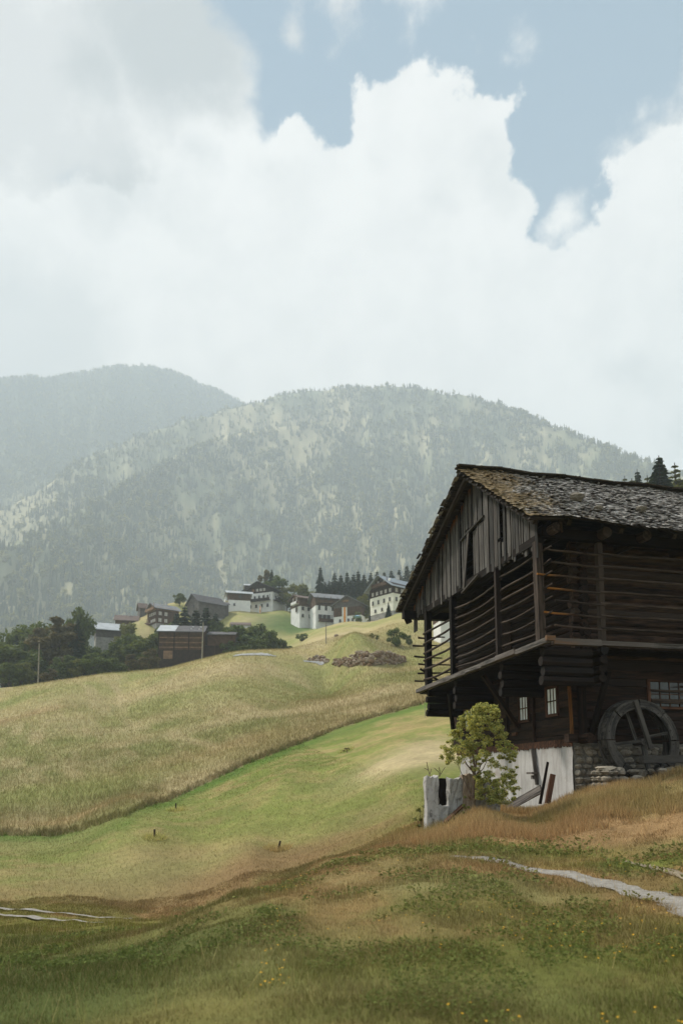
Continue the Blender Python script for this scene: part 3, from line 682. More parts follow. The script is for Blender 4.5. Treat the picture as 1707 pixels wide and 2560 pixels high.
def shingles(side):
    e = EN if side == 0 else EF; L = math.hypot(e[0] - RU, e[1] - RZ)
    mb = MB(); rows = int(L / (.125 if side == 0 else .2)); rnd = random.Random(5 + side)
    for r_ in range(rows + 1):
        v = VR - rnd.uniform(0, .12); t0 = (r_ - 1.3) / rows
        while v < VEND + .4:
            wd_ = rnd.uniform(.05, .16) * (1 if side == 0 else 1.3)
            ts = max(0.0, t0 + rnd.uniform(-.006, .006)); te = (r_ + .55 + rnd.uniform(-.35, .35)) / rows
            if rnd.random() < .04: te += .5 / rows
            te = min(te, 1.012 + rnd.uniform(0, .012))
            if te - ts < .004: v += wd_; continue
            lift = .022 + rnd.uniform(0, .035) + (.06 if rnd.random() < .08 else 0) if side == 0 else .015 + rnd.uniform(0, .01)
            cur = rnd.uniform(-.02, .02)
            a0 = Vector(roofpt(v + .004, side, ts, .004)); a1 = Vector(roofpt(v + wd_ - .004, side, ts, .006))
            b0 = Vector(roofpt(v + .004 + cur, side, te, lift)); b1 = Vector(roofpt(v + wd_ - .004 + cur, side, te, lift + rnd.uniform(-.012, .012)))
            th = Vector((0, 0, .016))
            if rnd.random() < .02: v += wd_; continue
            mb.add([a0, a1, b1, b0, a0 + th, a1 + th, b1 + th, b0 + th], [(0, 3, 2, 1), (4, 5, 6, 7), (0, 1, 5, 4), (1, 2, 6, 5), (2, 3, 7, 6), (3, 0, 4, 7)] if side == 0 else
                   [(0, 1, 2, 3), (7, 6, 5, 4), (4, 5, 1, 0), (5, 6, 2, 1), (6, 7, 3, 2), (7, 4, 0, 3)],
                   [(0, 0, 0), (0, wd_, 0), (.4, wd_, 0), (.4, 0, 0)] * 2, rnd.random(),
                   (max(0, 1.0 - (v + .6) / 3.4) * (.9 - .35 * t0)) if side == 0 else 0.)
            v += wd_
    return mb
roof = shingles(0).build('roof', M['shingle'], barn)
for o_ in (shingles(1).build('roof_far_slope', M['shingle'], barn),): pass
# thin sheet added under the shingles against light leaks, laths seen along the overhang, rafters
mb = MB()
for side in (0, 1):
    for i in range(13):
        v0 = VR + .06 + i * (VEND - VR) / 13; v1 = v0 + (VEND - VR) / 13
        for j in range(6):
            t0, t1 = j / 6, (j + 1) / 6 * .999 if j < 5 else .985
            P = [roofpt(v0, side, t0, -.02), roofpt(v1, side, t0, -.02), roofpt(v1, side, t1, -.02), roofpt(v0, side, t1, -.02)]
            P2 = [roofpt(v0, side, t0, -.05), roofpt(v1, side, t0, -.05), roofpt(v1, side, t1, -.05), roofpt(v0, side, t1, -.05)]
            mb.add(P + P2, [(0, 1, 2, 3), (7, 6, 5, 4), (0, 4, 5, 1), (2, 6, 7, 3), (1, 5, 6, 2), (3, 7, 4, 0)])
mb.build('roof_light_seal', M['rafter'], barn)
mb = MB()
for side in (0, 1):
    n = 19 if side else 14
    for k in range(n + 1):
        t = .02 + .965 * k / n; v1 = .3 if k % 2 else .35
        mb.bar(roofpt(VR - .02 - random.random() * .04, side, t, -.09), roofpt(v1, side, t, -.09), .13, .05, (0, 0, 1), jit=.006)
mb.build('roof_lath', M['rafter'], barn)
mb = MB()
for v in (-.42, .6, 2.2, 3.9, 5.6):
    for side in (0, 1): mb.bar(roofpt(v, side, 0.01, -.2), roofpt(v, side, .97, -.2), .13, .15)
mb.build('rafter', M['rafter'], barn)
# ragged mossy ridge board
mb = MB(); v = VR - .12
while v < VEND:
    L = random.uniform(.5, 1.3)
    for off, hz in ((-.06, .0), (.10, .015)):
        p = roofpt(v, 0, 0, 0); q = roofpt(v + L, 0, 0, 0)
        mb.bar((v, RU - off, p[2] + .085 + hz + random.uniform(-.01, .01)), (v + L - .01, RU - off, q[2] + .085 + hz + random.uniform(-.015, .015)), .2, .05, jit=.008)
    for _ in range(int(L * 26)):
        vv = v + random.random() * L; z = roofpt(vv, 0, 0, 0)[2]
        mb.stone((vv, RU - random.uniform(-.1, .13), z + .12 + random.uniform(-.02, .02)), (random.uniform(.02, .07), random.uniform(.03, .07), random.uniform(.015, .035)))
    v += L
mb.build('ridge_cap', M['moss'], barn)

# plank gable
mb = MB(); u = -.15; k = 0
while u < 10.32:
    wd_ = random.choice((.09, .12, .14, .16, .19, .21)); uc = u + wd_ / 2
    top = roof_under(uc) - .1 - .02; bot = 2.76 + random.uniform(-.10, .09)
    if k == 0: bot = 2.3
    if uc > 10.12: bot = 2.25
    if uc < 2.0 and random.random() < .3: bot -= .12
    x = -.07 + random.uniform(-.035, .03); dirt = random.random()
    lean = random.uniform(-.025, .025)
    door = 3.35 < uc < 4.75
    def plank(z0, z1, xo=0, l0=0, l1=0, a1=1., tint=None):
        zt = max(z1 - .55, z0 + .01)
        if a1 > 0 and z1 - z0 > .7:
            mb.bar((x + xo, uc + l0, _o(z0)), (x + xo, uc + l0 * .3 + l1, _o(zt)), wd_ - .012, .028, (1, 0, 0), tint, 0.)
            mb.tint[-1] = mb.tint[-1]
            mb.bar((x + xo, uc + l0 * .3 + l1, _o(zt)), (x + xo, uc + l1, _o(z1)), wd_ - .012, .028, (1, 0, 0), mb.tint[-1], (0., a1))
        else: mb.bar((x + xo, uc + l0, _o(z0)), (x + xo, uc + l1, _o(z1)), wd_ - .012, .028, (1, 0, 0), tint, 0.)
    if door:
        plank(4.72 + random.uniform(-.03, .03), top, 0, lean, 0, random.choice((0, 0, .8)))
        if uc > 4.35: pass                                        # the gap beside the hatch
        else: plank(2.85 + random.uniform(-.06, .02), 4.6 - (.05 if uc > 3.9 else 0), .035, lean, 0, 0, .75)
    elif 2.05 < uc < 2.25:
        plank(2.62, 3.5, 0, lean, 0, 0); plank(3.62, top, .0, lean, 0, .9)
    elif 1.95 < uc <= 2.05 or 2.25 <= uc < 2.3: plank(2.7, 3.45, 0, 0, 0, 0)
    else: plank(bot, top, 0, lean, 0, random.choice((0, 0, 0, .5, .9)) if uc < 6.5 else random.choice((0, .6, .9)))
    u += wd_ + random.choice((.004, .01, .02, .045)); k += 1
mb.bar((-.13, 5.0, _o(2.72)), (-.12, 4.52, _o(4.63)), .16, .03, (1, 0, 0), .95)           # slipped board
mb.bar((-.10, 5.22, _o(4.50)), (-.10, 3.3, _o(4.72)), .05, .09, (1, 0, 0), .2)             # lintel
mb.bar((-.16, 5.05, _o(2.58)), (-.15, 3.7, _o(2.86)), .05, .10, (1, 0, 0), .9)
mb.build('gable_boards', M['board'], barn)
MB().bar((.02, -.1, _o(2.86)), (.02, 10.3, _o(2.86)), .22, .24).bar((.02, -.45, _o(2.98)), (VEND, -.02, _o(2.98)), .001, .001).build('gable_beam', M['darklog'], barn)
# dark log backing added just behind the boards, so the gaps read dark
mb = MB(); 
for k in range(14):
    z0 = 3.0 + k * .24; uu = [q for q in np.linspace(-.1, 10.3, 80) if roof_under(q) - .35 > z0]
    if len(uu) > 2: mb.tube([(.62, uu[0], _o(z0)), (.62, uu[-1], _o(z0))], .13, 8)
mb.build('gable_dark_backing', M['darklog'], barn)

# gallery posts
def post(v, u, z0, z1, s1, s2, m='old', lx=0., ly=0., age=0.):
    return MB().bar((v, u, _o(z0)), (v + lx, u + ly, _o(z1)), s1, s2, (1, 0, 0), None, age).build('post', M[m], barn)
po = post(0, .03, -.05, 2.8, .22, .2, 'pole', -.02, 0)
MB().box((-.106, -.035, _o(2.0)), (-.099, .06, _o(2.12))).build('mortise', M['darklog'], po)
post(0, 2.65, -.1, 2.85, .13, .16, 'old'); post(0, 6.32, -.15, 2.8, .2, .2, 'darklog'); post(-.02, 8.87, -.2, 2.8, .27, .22, 'darklog')
post(.35, 9.75, -.15, 2.8, .12, .12, 'darklog')
post(1.86, -.02, 0, 3.1, .17, .15, 'pole'); post(6.2, -.02, 0, 3.1, .16, .15, 'pole'); post(10.4, -.02, 0, 3.1, .16, .15, 'pole')
# curved rails: slender poles, ends poking past the posts
def rail(p, q, r, bow, age=0., up=0., ends=(1.25, .8)):
    p = Vector(p); q = Vector(q); n = 7; pts = []; a = random.uniform(-.025, .025)
    for i in range(n):
        t = i / (n - 1); c = p.lerp(q, t); c.z += -bow * 4 * t * (1 - t) + up * t + a * math.sin(6 * t) ; c.x += random.uniform(-.01, .01)
        pts.append(c)
    rr = [r * (ends[0] + (ends[1] - ends[0]) * i / (n - 1)) * random.uniform(.92, 1.08) for i in range(n)]
    return MB().tube(pts, rr, 7, tint=None, age=age).build('rail', M['pole'], barn)
zl = [.33, .69, 1.04, 1.38, 1.76, 2.12, 2.48]
for k, z in enumerate(zl):
    j = lambda: random.uniform(-.04, .04)
    # near bay: pole pokes out past the corner post
    rail((random.uniform(.05, .09), 2.7, _o(z - .02 + j())), (.08, random.uniform(-.62, -.35) if k != 2 else -.5, _o(z + .05 + j())), .032, random.uniform(.03, .09), (.0, .0))
    rail((.06, 6.55, _o(z - .16 + j())), (.07, 2.5, _o(z - .06 + j())), .036, random.uniform(.06, .16))
    if k < 6: rail((-.13, 9.05, _o(z - .22 + j())), (.05, 6.1, _o(z - .02 + j())), .038, random.uniform(.02, .10), ends=(1.2, 1.))
    if k < 6 : rail((-.2 + j() * 3, 9.85, _o(z - .2 + j())), (1.0 + j() * 8, 9.75, _o(z - .2 + j() * 2)), .034, .01)
# side bays
for k, z in enumerate(zl):
    ag = (0.75, .1) if k in (1, 3) or k == 4 else (.35, 0) if k in (0, 2) else 0.
    v0 = [.35, .05, .4, .18, -.12, .32, .12][k]
    for (a, b_, g) in ((v0, 1.95, ag), (1.8, 6.3, 0.), (6.1, 10.5, 0.)):
        n = 7; pts = [(a + (b_ - a) * i / 6, -.09 + random.uniform(-.012, .012), _o(z + (.07 if a > 1.7 else .09 - .03 * i / 3) + random.uniform(-.012, .012))) for i in range(n)]
        mb = MB(); mb.tube(pts, [.03 if a < 1.5 else .04] * n, 7)
        if g: 
            for i in range(len(mb.age)): mb.age[i] = g[0] + (g[1] - g[0]) * (i // 7) / 6
        mb.build('rail', M['pole'], barn)
MB().tube([(9.0 * 0 - .25, 9.2, _o(.55)), (.6, 8.9, _o(-.05))], .045, 6).build('rail', M['darklog'], barn)
# sill beams of the gallery
mb = MB(); us = [10.0, 8.9, 7.6, 6.4, 5.0, 3.7, 2.66, 1.3, -.52]
for i in range(len(us) - 1):
    f = lambda u_: -.09 - .016 * u_
    mb.bar((-.05 + random.uniform(-.015, .015), us[i], _o(f(us[i]) + random.uniform(-.02, .02) + .02)), (-.05, us[i + 1] + .01, _o(f(us[i + 1]) + .02)), .2, .15 + random.uniform(-.02, .02), jit=.02)
mb.build('sill_beam', M['sill'], barn)
MB().box((-.17, -.58, _o(-.10)), (.1, -.5, _o(.03)), None, .6).build('sill_end', M['sill'], barn)
mb = MB(); vs = [.3, 1.75, 3.4, 5.4, 8, VEND]
for i in range(5):
    mb.bar((vs[i], -.06, _o(-.02 + .0 * i)), (vs[i + 1] - .01, -.06, _o(-.02)), .2, .14 if i else .17, jit=.012, age=(.5, .3) if i == 0 else 0.)
mb.build('sill_beam', M['sill'], barn)
# gallery floor
mb = MB(); u = .1
while u < 9.9: mb.box((.04, u, _o(-.2 - .016 * u)), (1.9, u + .23, _o(-.15 - .016 * u))); u += .25
v = 1.95
while v < VEND: mb.box((v, .05, _o(-.17)), (v + .23, 1.1, _o(-.12))); v += .25
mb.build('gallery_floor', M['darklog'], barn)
# upper log core
def logs(mb, p, q, z0, z1, d, r, ext0=0., ext1=0.):
    z = z0 + d / 2; k = 0; p = Vector(p); q = Vector(q); dr = (q - p).normalized()
    while z < z1:
        e0 = ext0 * (1 + random.uniform(-.2, .2)); e1 = ext1 * (1 + random.uniform(-.2, .2))
        a = p - dr * e0; b = q + dr * e1
        mb.tube([(a.x, a.y, _o(z)), ((a.x + b.x) / 2, (a.y + b.y) / 2, _o(z + random.uniform(-.01, .01))), (b.x, b.y, _o(z))], [r * random.uniform(.95, 1.06)] * 3, 10, 1.12, jit=.04)
        z += d
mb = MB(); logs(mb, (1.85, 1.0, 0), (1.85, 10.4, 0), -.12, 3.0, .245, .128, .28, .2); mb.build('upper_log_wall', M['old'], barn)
mb = MB(); logs(mb, (1.85, 1.0, 0), (VEND, 1.0, 0), -.24, 3.35, .245, .128, .30, 0); mb.build('upper_log_wall', M['loglit'], barn)
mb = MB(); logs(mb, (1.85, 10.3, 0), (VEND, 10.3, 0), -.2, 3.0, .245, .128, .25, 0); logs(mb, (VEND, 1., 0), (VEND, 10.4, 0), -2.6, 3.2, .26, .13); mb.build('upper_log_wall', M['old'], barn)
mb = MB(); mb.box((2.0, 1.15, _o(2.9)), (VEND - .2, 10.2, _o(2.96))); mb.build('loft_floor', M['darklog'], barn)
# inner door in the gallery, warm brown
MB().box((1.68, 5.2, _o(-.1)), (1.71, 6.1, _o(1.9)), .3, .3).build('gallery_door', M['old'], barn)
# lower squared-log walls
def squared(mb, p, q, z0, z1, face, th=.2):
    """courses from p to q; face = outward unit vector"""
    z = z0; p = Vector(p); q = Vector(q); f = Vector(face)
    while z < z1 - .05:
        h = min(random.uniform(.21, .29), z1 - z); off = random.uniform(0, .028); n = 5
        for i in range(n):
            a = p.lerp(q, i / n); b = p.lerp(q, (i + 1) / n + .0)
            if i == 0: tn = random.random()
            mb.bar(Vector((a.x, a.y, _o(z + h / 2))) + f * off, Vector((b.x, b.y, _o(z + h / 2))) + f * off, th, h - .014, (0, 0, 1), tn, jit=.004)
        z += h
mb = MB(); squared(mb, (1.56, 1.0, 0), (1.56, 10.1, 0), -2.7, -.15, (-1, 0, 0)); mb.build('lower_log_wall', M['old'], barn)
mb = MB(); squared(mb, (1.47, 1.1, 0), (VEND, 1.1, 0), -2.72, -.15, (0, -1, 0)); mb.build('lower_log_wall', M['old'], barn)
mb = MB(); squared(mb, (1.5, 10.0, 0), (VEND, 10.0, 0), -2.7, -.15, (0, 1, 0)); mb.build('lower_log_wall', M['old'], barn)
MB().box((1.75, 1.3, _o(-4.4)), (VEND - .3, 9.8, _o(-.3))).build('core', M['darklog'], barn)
# splintered foot board above the plaster
mb = MB(); u = 1.0
while u < 9.6: mb.box((1.395, u, _o(-2.80 - random.uniform(0, .06))), (1.43, u + .055, _o(-2.62))); u += .06
mb.build('foot_board', M['rust'], barn)
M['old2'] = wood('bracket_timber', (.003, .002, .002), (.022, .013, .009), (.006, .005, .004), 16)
# cantilever stacks carrying the gallery
def stack(u, n, z0, v0, v1, m='old', r=.135):
    mb = MB(); z = z0
    for k in range(n):
        e = .28 * (n - 1 - k) * .6 if k else .1
        mb.tube([(v0 + (0 if k % 2 else .06) , u, _o(z)), (v1, u, _o(z))], [r, r * 1.05], 8, 1.0, jit=.05); z -= .265
    return mb.build('bracket', M[m], barn)
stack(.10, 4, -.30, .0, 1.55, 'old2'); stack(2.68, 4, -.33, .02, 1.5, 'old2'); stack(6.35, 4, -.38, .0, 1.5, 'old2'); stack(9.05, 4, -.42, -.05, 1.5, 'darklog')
def stack_side(v, n, z0):
    mb = MB(); z = z0
    for k in range(n):
        mb.tube([(v + random.uniform(-.02, .02), -.12 + .06 * k, _o(z)), (v, 1.1, _o(z))], .125, 8, 1., jit=.05, age=0.); z -= .25
    return mb.build('bracket', M['old2'], barn)
stack_side(1.86, 4, -.22); stack_side(6.2, 4, -.22); stack_side(10.2, 4, -.22)
# round beam ends under the eave
for v in (.28, 1.84, 3.1, 5.0, 6.8):
    MB().tube([(v, -.52, _o(3.06)), (v, 1.6, _o(3.1))], [.15, .16], 10, jit=.06).build('beam_end', M['pole'], barn)
MB().bar((.0, -.1, _o(3.02)), (VEND, -.1, _o(3.02)), .24, .26).build('wall_plate', M['darklog'], barn)
MB().bar((-.6, 10.2, _o(2.92)), (1.5, 10.2, _o(2.92)), .3, .3).build('wall_plate', M['darklog'], barn)
MB().tube([(-.45, 10.35, _o(3.0)), (-.3, 10.3, _o(2.62))], .14, 9).build('bracket', M['darklog'], barn)
MB().bar((.2, -.86, _o(3.08)), (.5, -.42, _o(2.98)), .06, .04).build('loose_lath', M['pole'], barn)
MB().bar((2.55, -.92, _o(3.2)), (2.95, -.86, _o(3.04)), .05, .03).build('loose_lath', M['pole'], barn)
# braces and corner boards
MB().bar((.25, 4.4, _o(-.35)), (1.42, 4.3, _o(-2.1)), .13, .13, (0, 1, 0)).build('brace', M['old'], barn)
MB().bar((.3, 7.6, _o(-.6)), (1.4, 9.9, _o(-2.0)), .12, .12, (0, 1, 0)).build('brace', M['darklog'], barn)
MB().bar((1.36, .92, _o(-2.55)), (1.33, .93, _o(-.8)), .03, .10, (1, 0, 0), .4, .55).build('corner_board', M['old'], barn)
MB().bar((1.70, .90, _o(-2.62)), (1.70, .90, _o(-.5)), .22, .16, (1, 0, 0)).build('corner_post', M['old'], barn)
MB().bar((1.95, .86, _o(-2.5)), (2.15, .2, _o(-.75)), .14, .12, (1, 0, 0)).build('brace', M['darklog'], barn)
MB().bar((1.40, 3.22, _o(-2.62)), (1.40, 3.18, _o(-.9)), .05, .10, (1, 0, 0)).build('corner_board', M['old'], barn)
MB().bar((1.40, 5.05, _o(-2.62)), (1.40, 5.05, _o(-.95)), .05, .11, (1, 0, 0)).build('corner_board', M['old'], barn)
MB().box((1.18, .78, _o(-2.74)), (1.42, 1.02, _o(-2.5))).build('beam_end', M['old'], barn)
MB().tube([(1.72, .55, _o(-2.62)), (1.72, 1.1, _o(-2.62))], .15, 9, jit=.05).build('beam_end', M['old'], barn)
MB().bar((1.42, 4.75, _o(-2.28)), (1.38, 4.35, _o(-2.28)), .06, .1, (0, 0, 1), .9, .7).build('peg_board', M['rust'], barn)
# windows in the gable wall
def gwin(u0, u1, z0, z1, cols=3, rows=2, m='skycurtain'):
    x = 1.425
    fr = MB()
    for (a, b_) in (((x, u0 - .05, _o(z0 - .05)), (x, u0 - .05, _o(z1 + .05))), ((x, u1 + .05, _o(z0 - .05)), (x, u1 + .05, _o(z1 + .05)))): fr.bar(a, b_, .09, .07, (0, 1, 0))
    fr.bar((x, u0 - .09, _o(z0 - .05)), (x, u1 + .09, _o(z0 - .05)), .075, .09); fr.bar((x, u0 - .09, _o(z1 + .05)), (x, u1 + .09, _o(z1 + .05)), .075, .08)
    for c in range(1, cols): uu = u0 + (u1 - u0) * c / cols; fr.bar((x - .002, uu, _o(z0)), (x - .002, uu, _o(z1)), .02, .03, (0, 1, 0))
    for r_ in range(1, rows): zz = z0 + (z1 - z0) * r_ / rows; fr.bar((x - .004, u0, _o(zz)), (x - .004, u1, _o(zz)), .03, .035)
    f = fr.build('window', M['rust'], barn)
    MB().box((x + .005, u0, _o(z0)), (x + .012, u1, _o(z1))).build('pane', M[m], f)
gwin(3.62, 4.17, -1.85, -1.11); gwin(1.80, 2.35, -1.81, -1.05); gwin(8.05, 8.75, -1.80, -1.16)
def swin(v0, v1, z0, z1, cols, rows):
    y = .965; fr = MB()
    for vv in (v0 - .06, v1 + .06): fr.bar((vv, y, _o(z0 - .06)), (vv, y, _o(z1 + .06)), .10, .08, (0, 1, 0))
    for zz in (z0 - .05, z1 + .05): fr.bar((v0 - .1, y, _o(zz)), (v1 + .1, y, _o(zz)), .08, .07)
    for c in range(1, cols): vv = v0 + (v1 - v0) * c / cols; fr.bar((vv, y - .003, _o(z0)), (vv, y - .003, _o(z1)), .022, .03, (0, 1, 0))
    for r_ in range(1, rows): zz = z0 + (z1 - z0) * r_ / rows; fr.bar((v0, y - .005, _o(zz)), (v1, y - .005, _o(zz)), .03, .022)
    f = fr.build('window', M['rust'], barn)
    MB().box((v0, y + .006, _o(z0)), (v1, y + .014, _o(z1))).build('pane', M['darkpane'], f)
swin(4.03, 6.0, -1.62, -.90, 6, 2)
MB().bar((4.0, .90, _o(-1.16)), (6.1, .88, _o(-1.18)), .012, .07).bar((4.02, .90, _o(-1.47)), (6.1, .88, _o(-1.48)), .012, .13).build('reflection_bar', M['pole'], barn)  # tan bars stand in for a reflection across the panes
# plastered base and the rubble base beyond the corner
mb = MB(); nu, nz = 60, 16; base = len(mb.v)
vs = []; 
for i in range(nu + 1):
    for k in range(nz + 1):
        u = .97 + (9.3 - .97) * i / nu; z = -4.9 + 2.14 * k / nz
        x = 1.41 + .03 * (vnoise(np.array([u * 1.7]), np.array([z * 2.]), 3)[0] - .5) + (.015 * random.random())
        if i == 0: u += .05 * random.random()
        vs.append((x - .04 * (1 - k / nz), u, _o(z)))
fs = [(i * (nz + 1) + k, i * (nz + 1) + k + 1, (i + 1) * (nz + 1) + k + 1, (i + 1) * (nz + 1) + k) for i in range(nu) for k in range(nz)]
mb.add(vs, fs); mb.build('plaster_wall', M['plaster'], barn, True)
sl = MB().bar((1.36, 3.0, _o(-3.95)), (1.35, 3.2, _o(-2.82)), .05, .17, (1, 0, 0)).build('wall_plank', M['sill'], barn)
MB().box((1.16, 2.98, _o(-3.62)), (1.38, 3.35, _o(-3.56))).bar((1.22, 3.12, _o(-3.72)), (1.38, 3.12, _o(-3.72)), .1, .12).build('ledge', M['sill'], barn)
mb = MB(); rnd = random.Random(3); z = -4.95
while z < -2.78:
    v = 1.46; hh = rnd.uniform(.14, .26)
    while v < 9:
        ww = rnd.uniform(.16, .42)
        mb.stone((v + ww / 2, 1.03 + rnd.uniform(-.02, .05), _o(min(z + hh / 2, -2.9))), (ww * .53, .16, hh * .52), None, rnd.random())
        v += ww
    z += hh
mb.build('stone_wall', M['stone'], barn)
MB().box((1.44, 1.0, _o(-5)), (VEND, 1.25, _o(-2.74))).build('wall_core', M['mortar'], barn)

# ------------------------------------------------------------------ roof stones, each a thing
for i, (v, t, r_, lab) in enumerate([(1.98, .555, .19, 'mossy weight stone lying highest and furthest left on the shingle roof'), (2.02, .77, .12, 'small pale weight stone lying lower on the shingles, nearest the eave'),
                                     (3.67, .70, .14, 'flat brownish weight stone lying on the shingles, furthest right')]):
    p = roofpt(v, 0, t, .09); wpos = bw(p[0], p[1], p[2] - ZB)
    mb = MB()
    mb.stone((0, 0, r_ * .35), (r_ * 1.3, r_ * 1.1, r_ * .75), .3, i + .5)
    o = mb.build('roof_stone', M['stone'], None); o.location = wpos; tag(o, lab, 'stone', 'stones weighing down the shingle roof')

# ------------------------------------------------------------------ mill wheel leaning on the side wall
cw = bw(3.2, .30, -2.68)
wheel = empty('mill_wheel', (cw[0], cw[1], cw[2] - 1.18), BR, 'big weathered grey wooden mill wheel leaning on the side of the barn', 'mill wheel')
H0 = 1.18
def ann(mb, y, r0, r1, th, tilt, segs=40, gap=None):
    for s_ in range(8):                       # felloes
        a0 = 2 * math.pi * s_ / 8 + .02; a1 = 2 * math.pi * (s_ + 1) / 8 - .015; off = random.uniform(-.012, .012); tn = random.random(); n = 6
        vs = []; gs = []
        for i in range(n + 1):
            a = a0 + (a1 - a0) * i / n
            for (rr, yy) in ((r0, y + off), (r1, y + off), (r1, y + off + th), (r0, y + off + th)):
                x = rr * math.cos(a); z = rr * math.sin(a)
                vs.append((x, yy + (z + H0) * tilt, H0 + z)); gs.append((a * rr, rr, yy))
        fs = []
        for i in range(n):
            for k in range(4): fs.append((i * 4 + k, i * 4 + (k + 1) % 4, i * 4 + 4 + (k + 1) % 4, i * 4 + 4 + k))
        fs += [(3, 2, 1, 0), (n * 4, n * 4 + 1, n * 4 + 2, n * 4 + 3)]
        mb.add(vs, fs, gs, tn)
TL = .10
mb = MB(); ann(mb, -.18, .90, 1.17, .055, TL); rnd = random.Random(4)
for k in range(120):
    a = k * 2 * math.pi / 60 + rnd.uniform(-.03, .03); rr = .96 if k % 2 else 1.10
    x, z = rr * math.cos(a), rr * math.sin(a); c = Vector((x, -.19 + (z + H0) * TL, H0 + z))
    mb.tube([c, c + Vector((0, -.014, 0))], .012, 5, tint=0.)
rim = mb.build('rim', M['wheel'], wheel)

mb = MB(); ann(mb, .20, .93, 1.19, .05, TL); mb.build('rim', M['wheel'], wheel)
mb = MB()
for k in range(32):
    a = 2 * math.pi * k / 32; n = [1.145, 1.145]
    a1 = a + 2 * math.pi / 32 - .012
    P = lambda aa, yy, rr: (rr * math.cos(aa), yy + (rr * math.sin(aa) + H0) * TL, H0 + rr * math.sin(aa))
    mb.add([P(a, -.12, 1.12), P(a1, -.12, 1.12), P(a1, .20, 1.12), P(a, .20, 1.12), P(a, -.12, 1.145), P(a1, -.12, 1.145), P(a1, .20, 1.145), P(a, .20, 1.145)],
           [(0, 1, 2, 3), (7, 6, 5, 4), (0, 4, 5, 1), (1, 5, 6, 2), (2, 6, 7, 3), (3, 7, 4, 0)])
mb.build('rim_boards', M['wheel'], wheel)
def spoke(a0, r0, a1, r1, y, w_, h_):
    P = lambda a, r_: Vector((r_ * math.cos(a), y + (r_ * math.sin(a) + H0) * TL, H0 + r_ * math.sin(a)))
    MB().bar(P(a0, r0), P(a1, r1), h_, w_, (0, 1, 0)).build('spoke', M['wheel'], wheel)
spoke(R(98), 1.13, R(-55), .30, -.235, .07, .13); spoke(R(108), .92, R(170), .05, .1, .06, .10)
spoke(R(188), .95, R(200), .08, -.16, .06, .085); spoke(R(14), .93, R(40), .12, -.10, .05, .075); spoke(R(-80), .9, R(20), .06, -.05, .06, .14)
MB().tube([(.02, -.2 + H0 * TL, H0 - .05), (.02, .25 + H0 * TL, H0 - .05)], .10, 10).build('hub', M['wheel'], wheel)
# old beam lying in front of the wheel, stone pier
o = MB().bar((-.7, 0, 0), (.7, .02, .03), .2, .2, jit=.015).build('timber_beam', M['wheel'], None); p = bw(3.45, -.25, -3.25); o.location = p; o.rotation_euler = (0, 0, BR)
tag(o, 'grey squared beam lying across the foot of the mill wheel', 'beam')
for dv in (-.45, .5):
    pass
pier = empty('stone_pier', bw(1.85, -.05, -4.4), BR, 'low rubble stone pier with flat cap at the barn corner, left of the mill wheel', 'stone pier')
mb = MB(); rnd = random.Random(9); z = .0
while z < .75:
    hh = rnd.uniform(.13, .2)
    for y in (-.25, .0, .25):
        x = -.36
        while x < .3:
            ww = rnd.uniform(.18, .3); mb.stone((x + ww / 2, y, z + hh / 2), (ww * .54, .16, hh * .54), None, rnd.random()); x += ww
    z += hh
mb.build('rubble', M['stone'], pier)
mb = MB(); mb.stone((-.08, 0, .90), (.36, .34, .09), .8, 5.5); mb.stone((.22, -.05, .88), (.2, .28, .08), .6, 6.5); mb.build('cap_stone', M['stone'], pier)
# rubble below wheel supports the beam
heap = MB(); rnd = random.Random(21)
for k in range(26):
    heap.stone((rnd.uniform(-.9, .9), rnd.uniform(-.2, .3), rnd.uniform(-.05, .28)), (rnd.uniform(.1, .2), rnd.uniform(.1, .18), rnd.uniform(.07, .14)), None, rnd.random())
o = heap.build('stone_heap', M['stone'], None); hp = bw(3.45, -.2, 0); o.location = (hp[0], hp[1], h1(hp[0], hp[1]) + .05); o.rotation_euler = (0, 0, BR); tag(o, 'low heap of rubble stones under the beam in front of the mill wheel', 'stones')

# ------------------------------------------------------------------ timbers leaning by the plaster wall
def timber(name, p, q, w_, h_, m, lab, cat, up=(0, 0, 1)):
    p = Vector(p); q = Vector(q); o = MB().bar((0, 0, 0), q - p, w_, h_, up, jit=.012).build(name, M[m], None); o.location = p; return tag(o, lab, cat)
def gz(v, u, dz=0.):
    p = bw(v, u, 0); return Vector((p[0], p[1], h1(p[0], p[1]) + dz))
a = Vector(at(1262, 2022, 22.2)); b = Vector(at(1352, 1972, 20.6))
timber('plank', a, b, .05, .24, 'sill', 'wide pale plank lying on edge along the foot of the plaster wall', 'plank', (0, 0, 1))
timber('fence_post', at(1349, 2010, 20.5), at(1368, 1905, 20.5), .055, .07, 'old', 'thin dark stake leaning against the plaster wall behind the plank end', 'stake', (0, 1, 0))
timber('fence_post', at(1368, 2008, 20.3), at(1382, 1936, 20.3), .13, .09, 'rust', 'short thick brown post beside the thin dark stake by the plaster wall', 'post', (0, 1, 0))
timber('plank', at(1112, 2056, 18.2), at(1158, 2012, 18.9), .10, .05, 'rust', 'broken rusty brown plank lying on the rubble of the concrete wall', 'plank', (0, 0, 1))

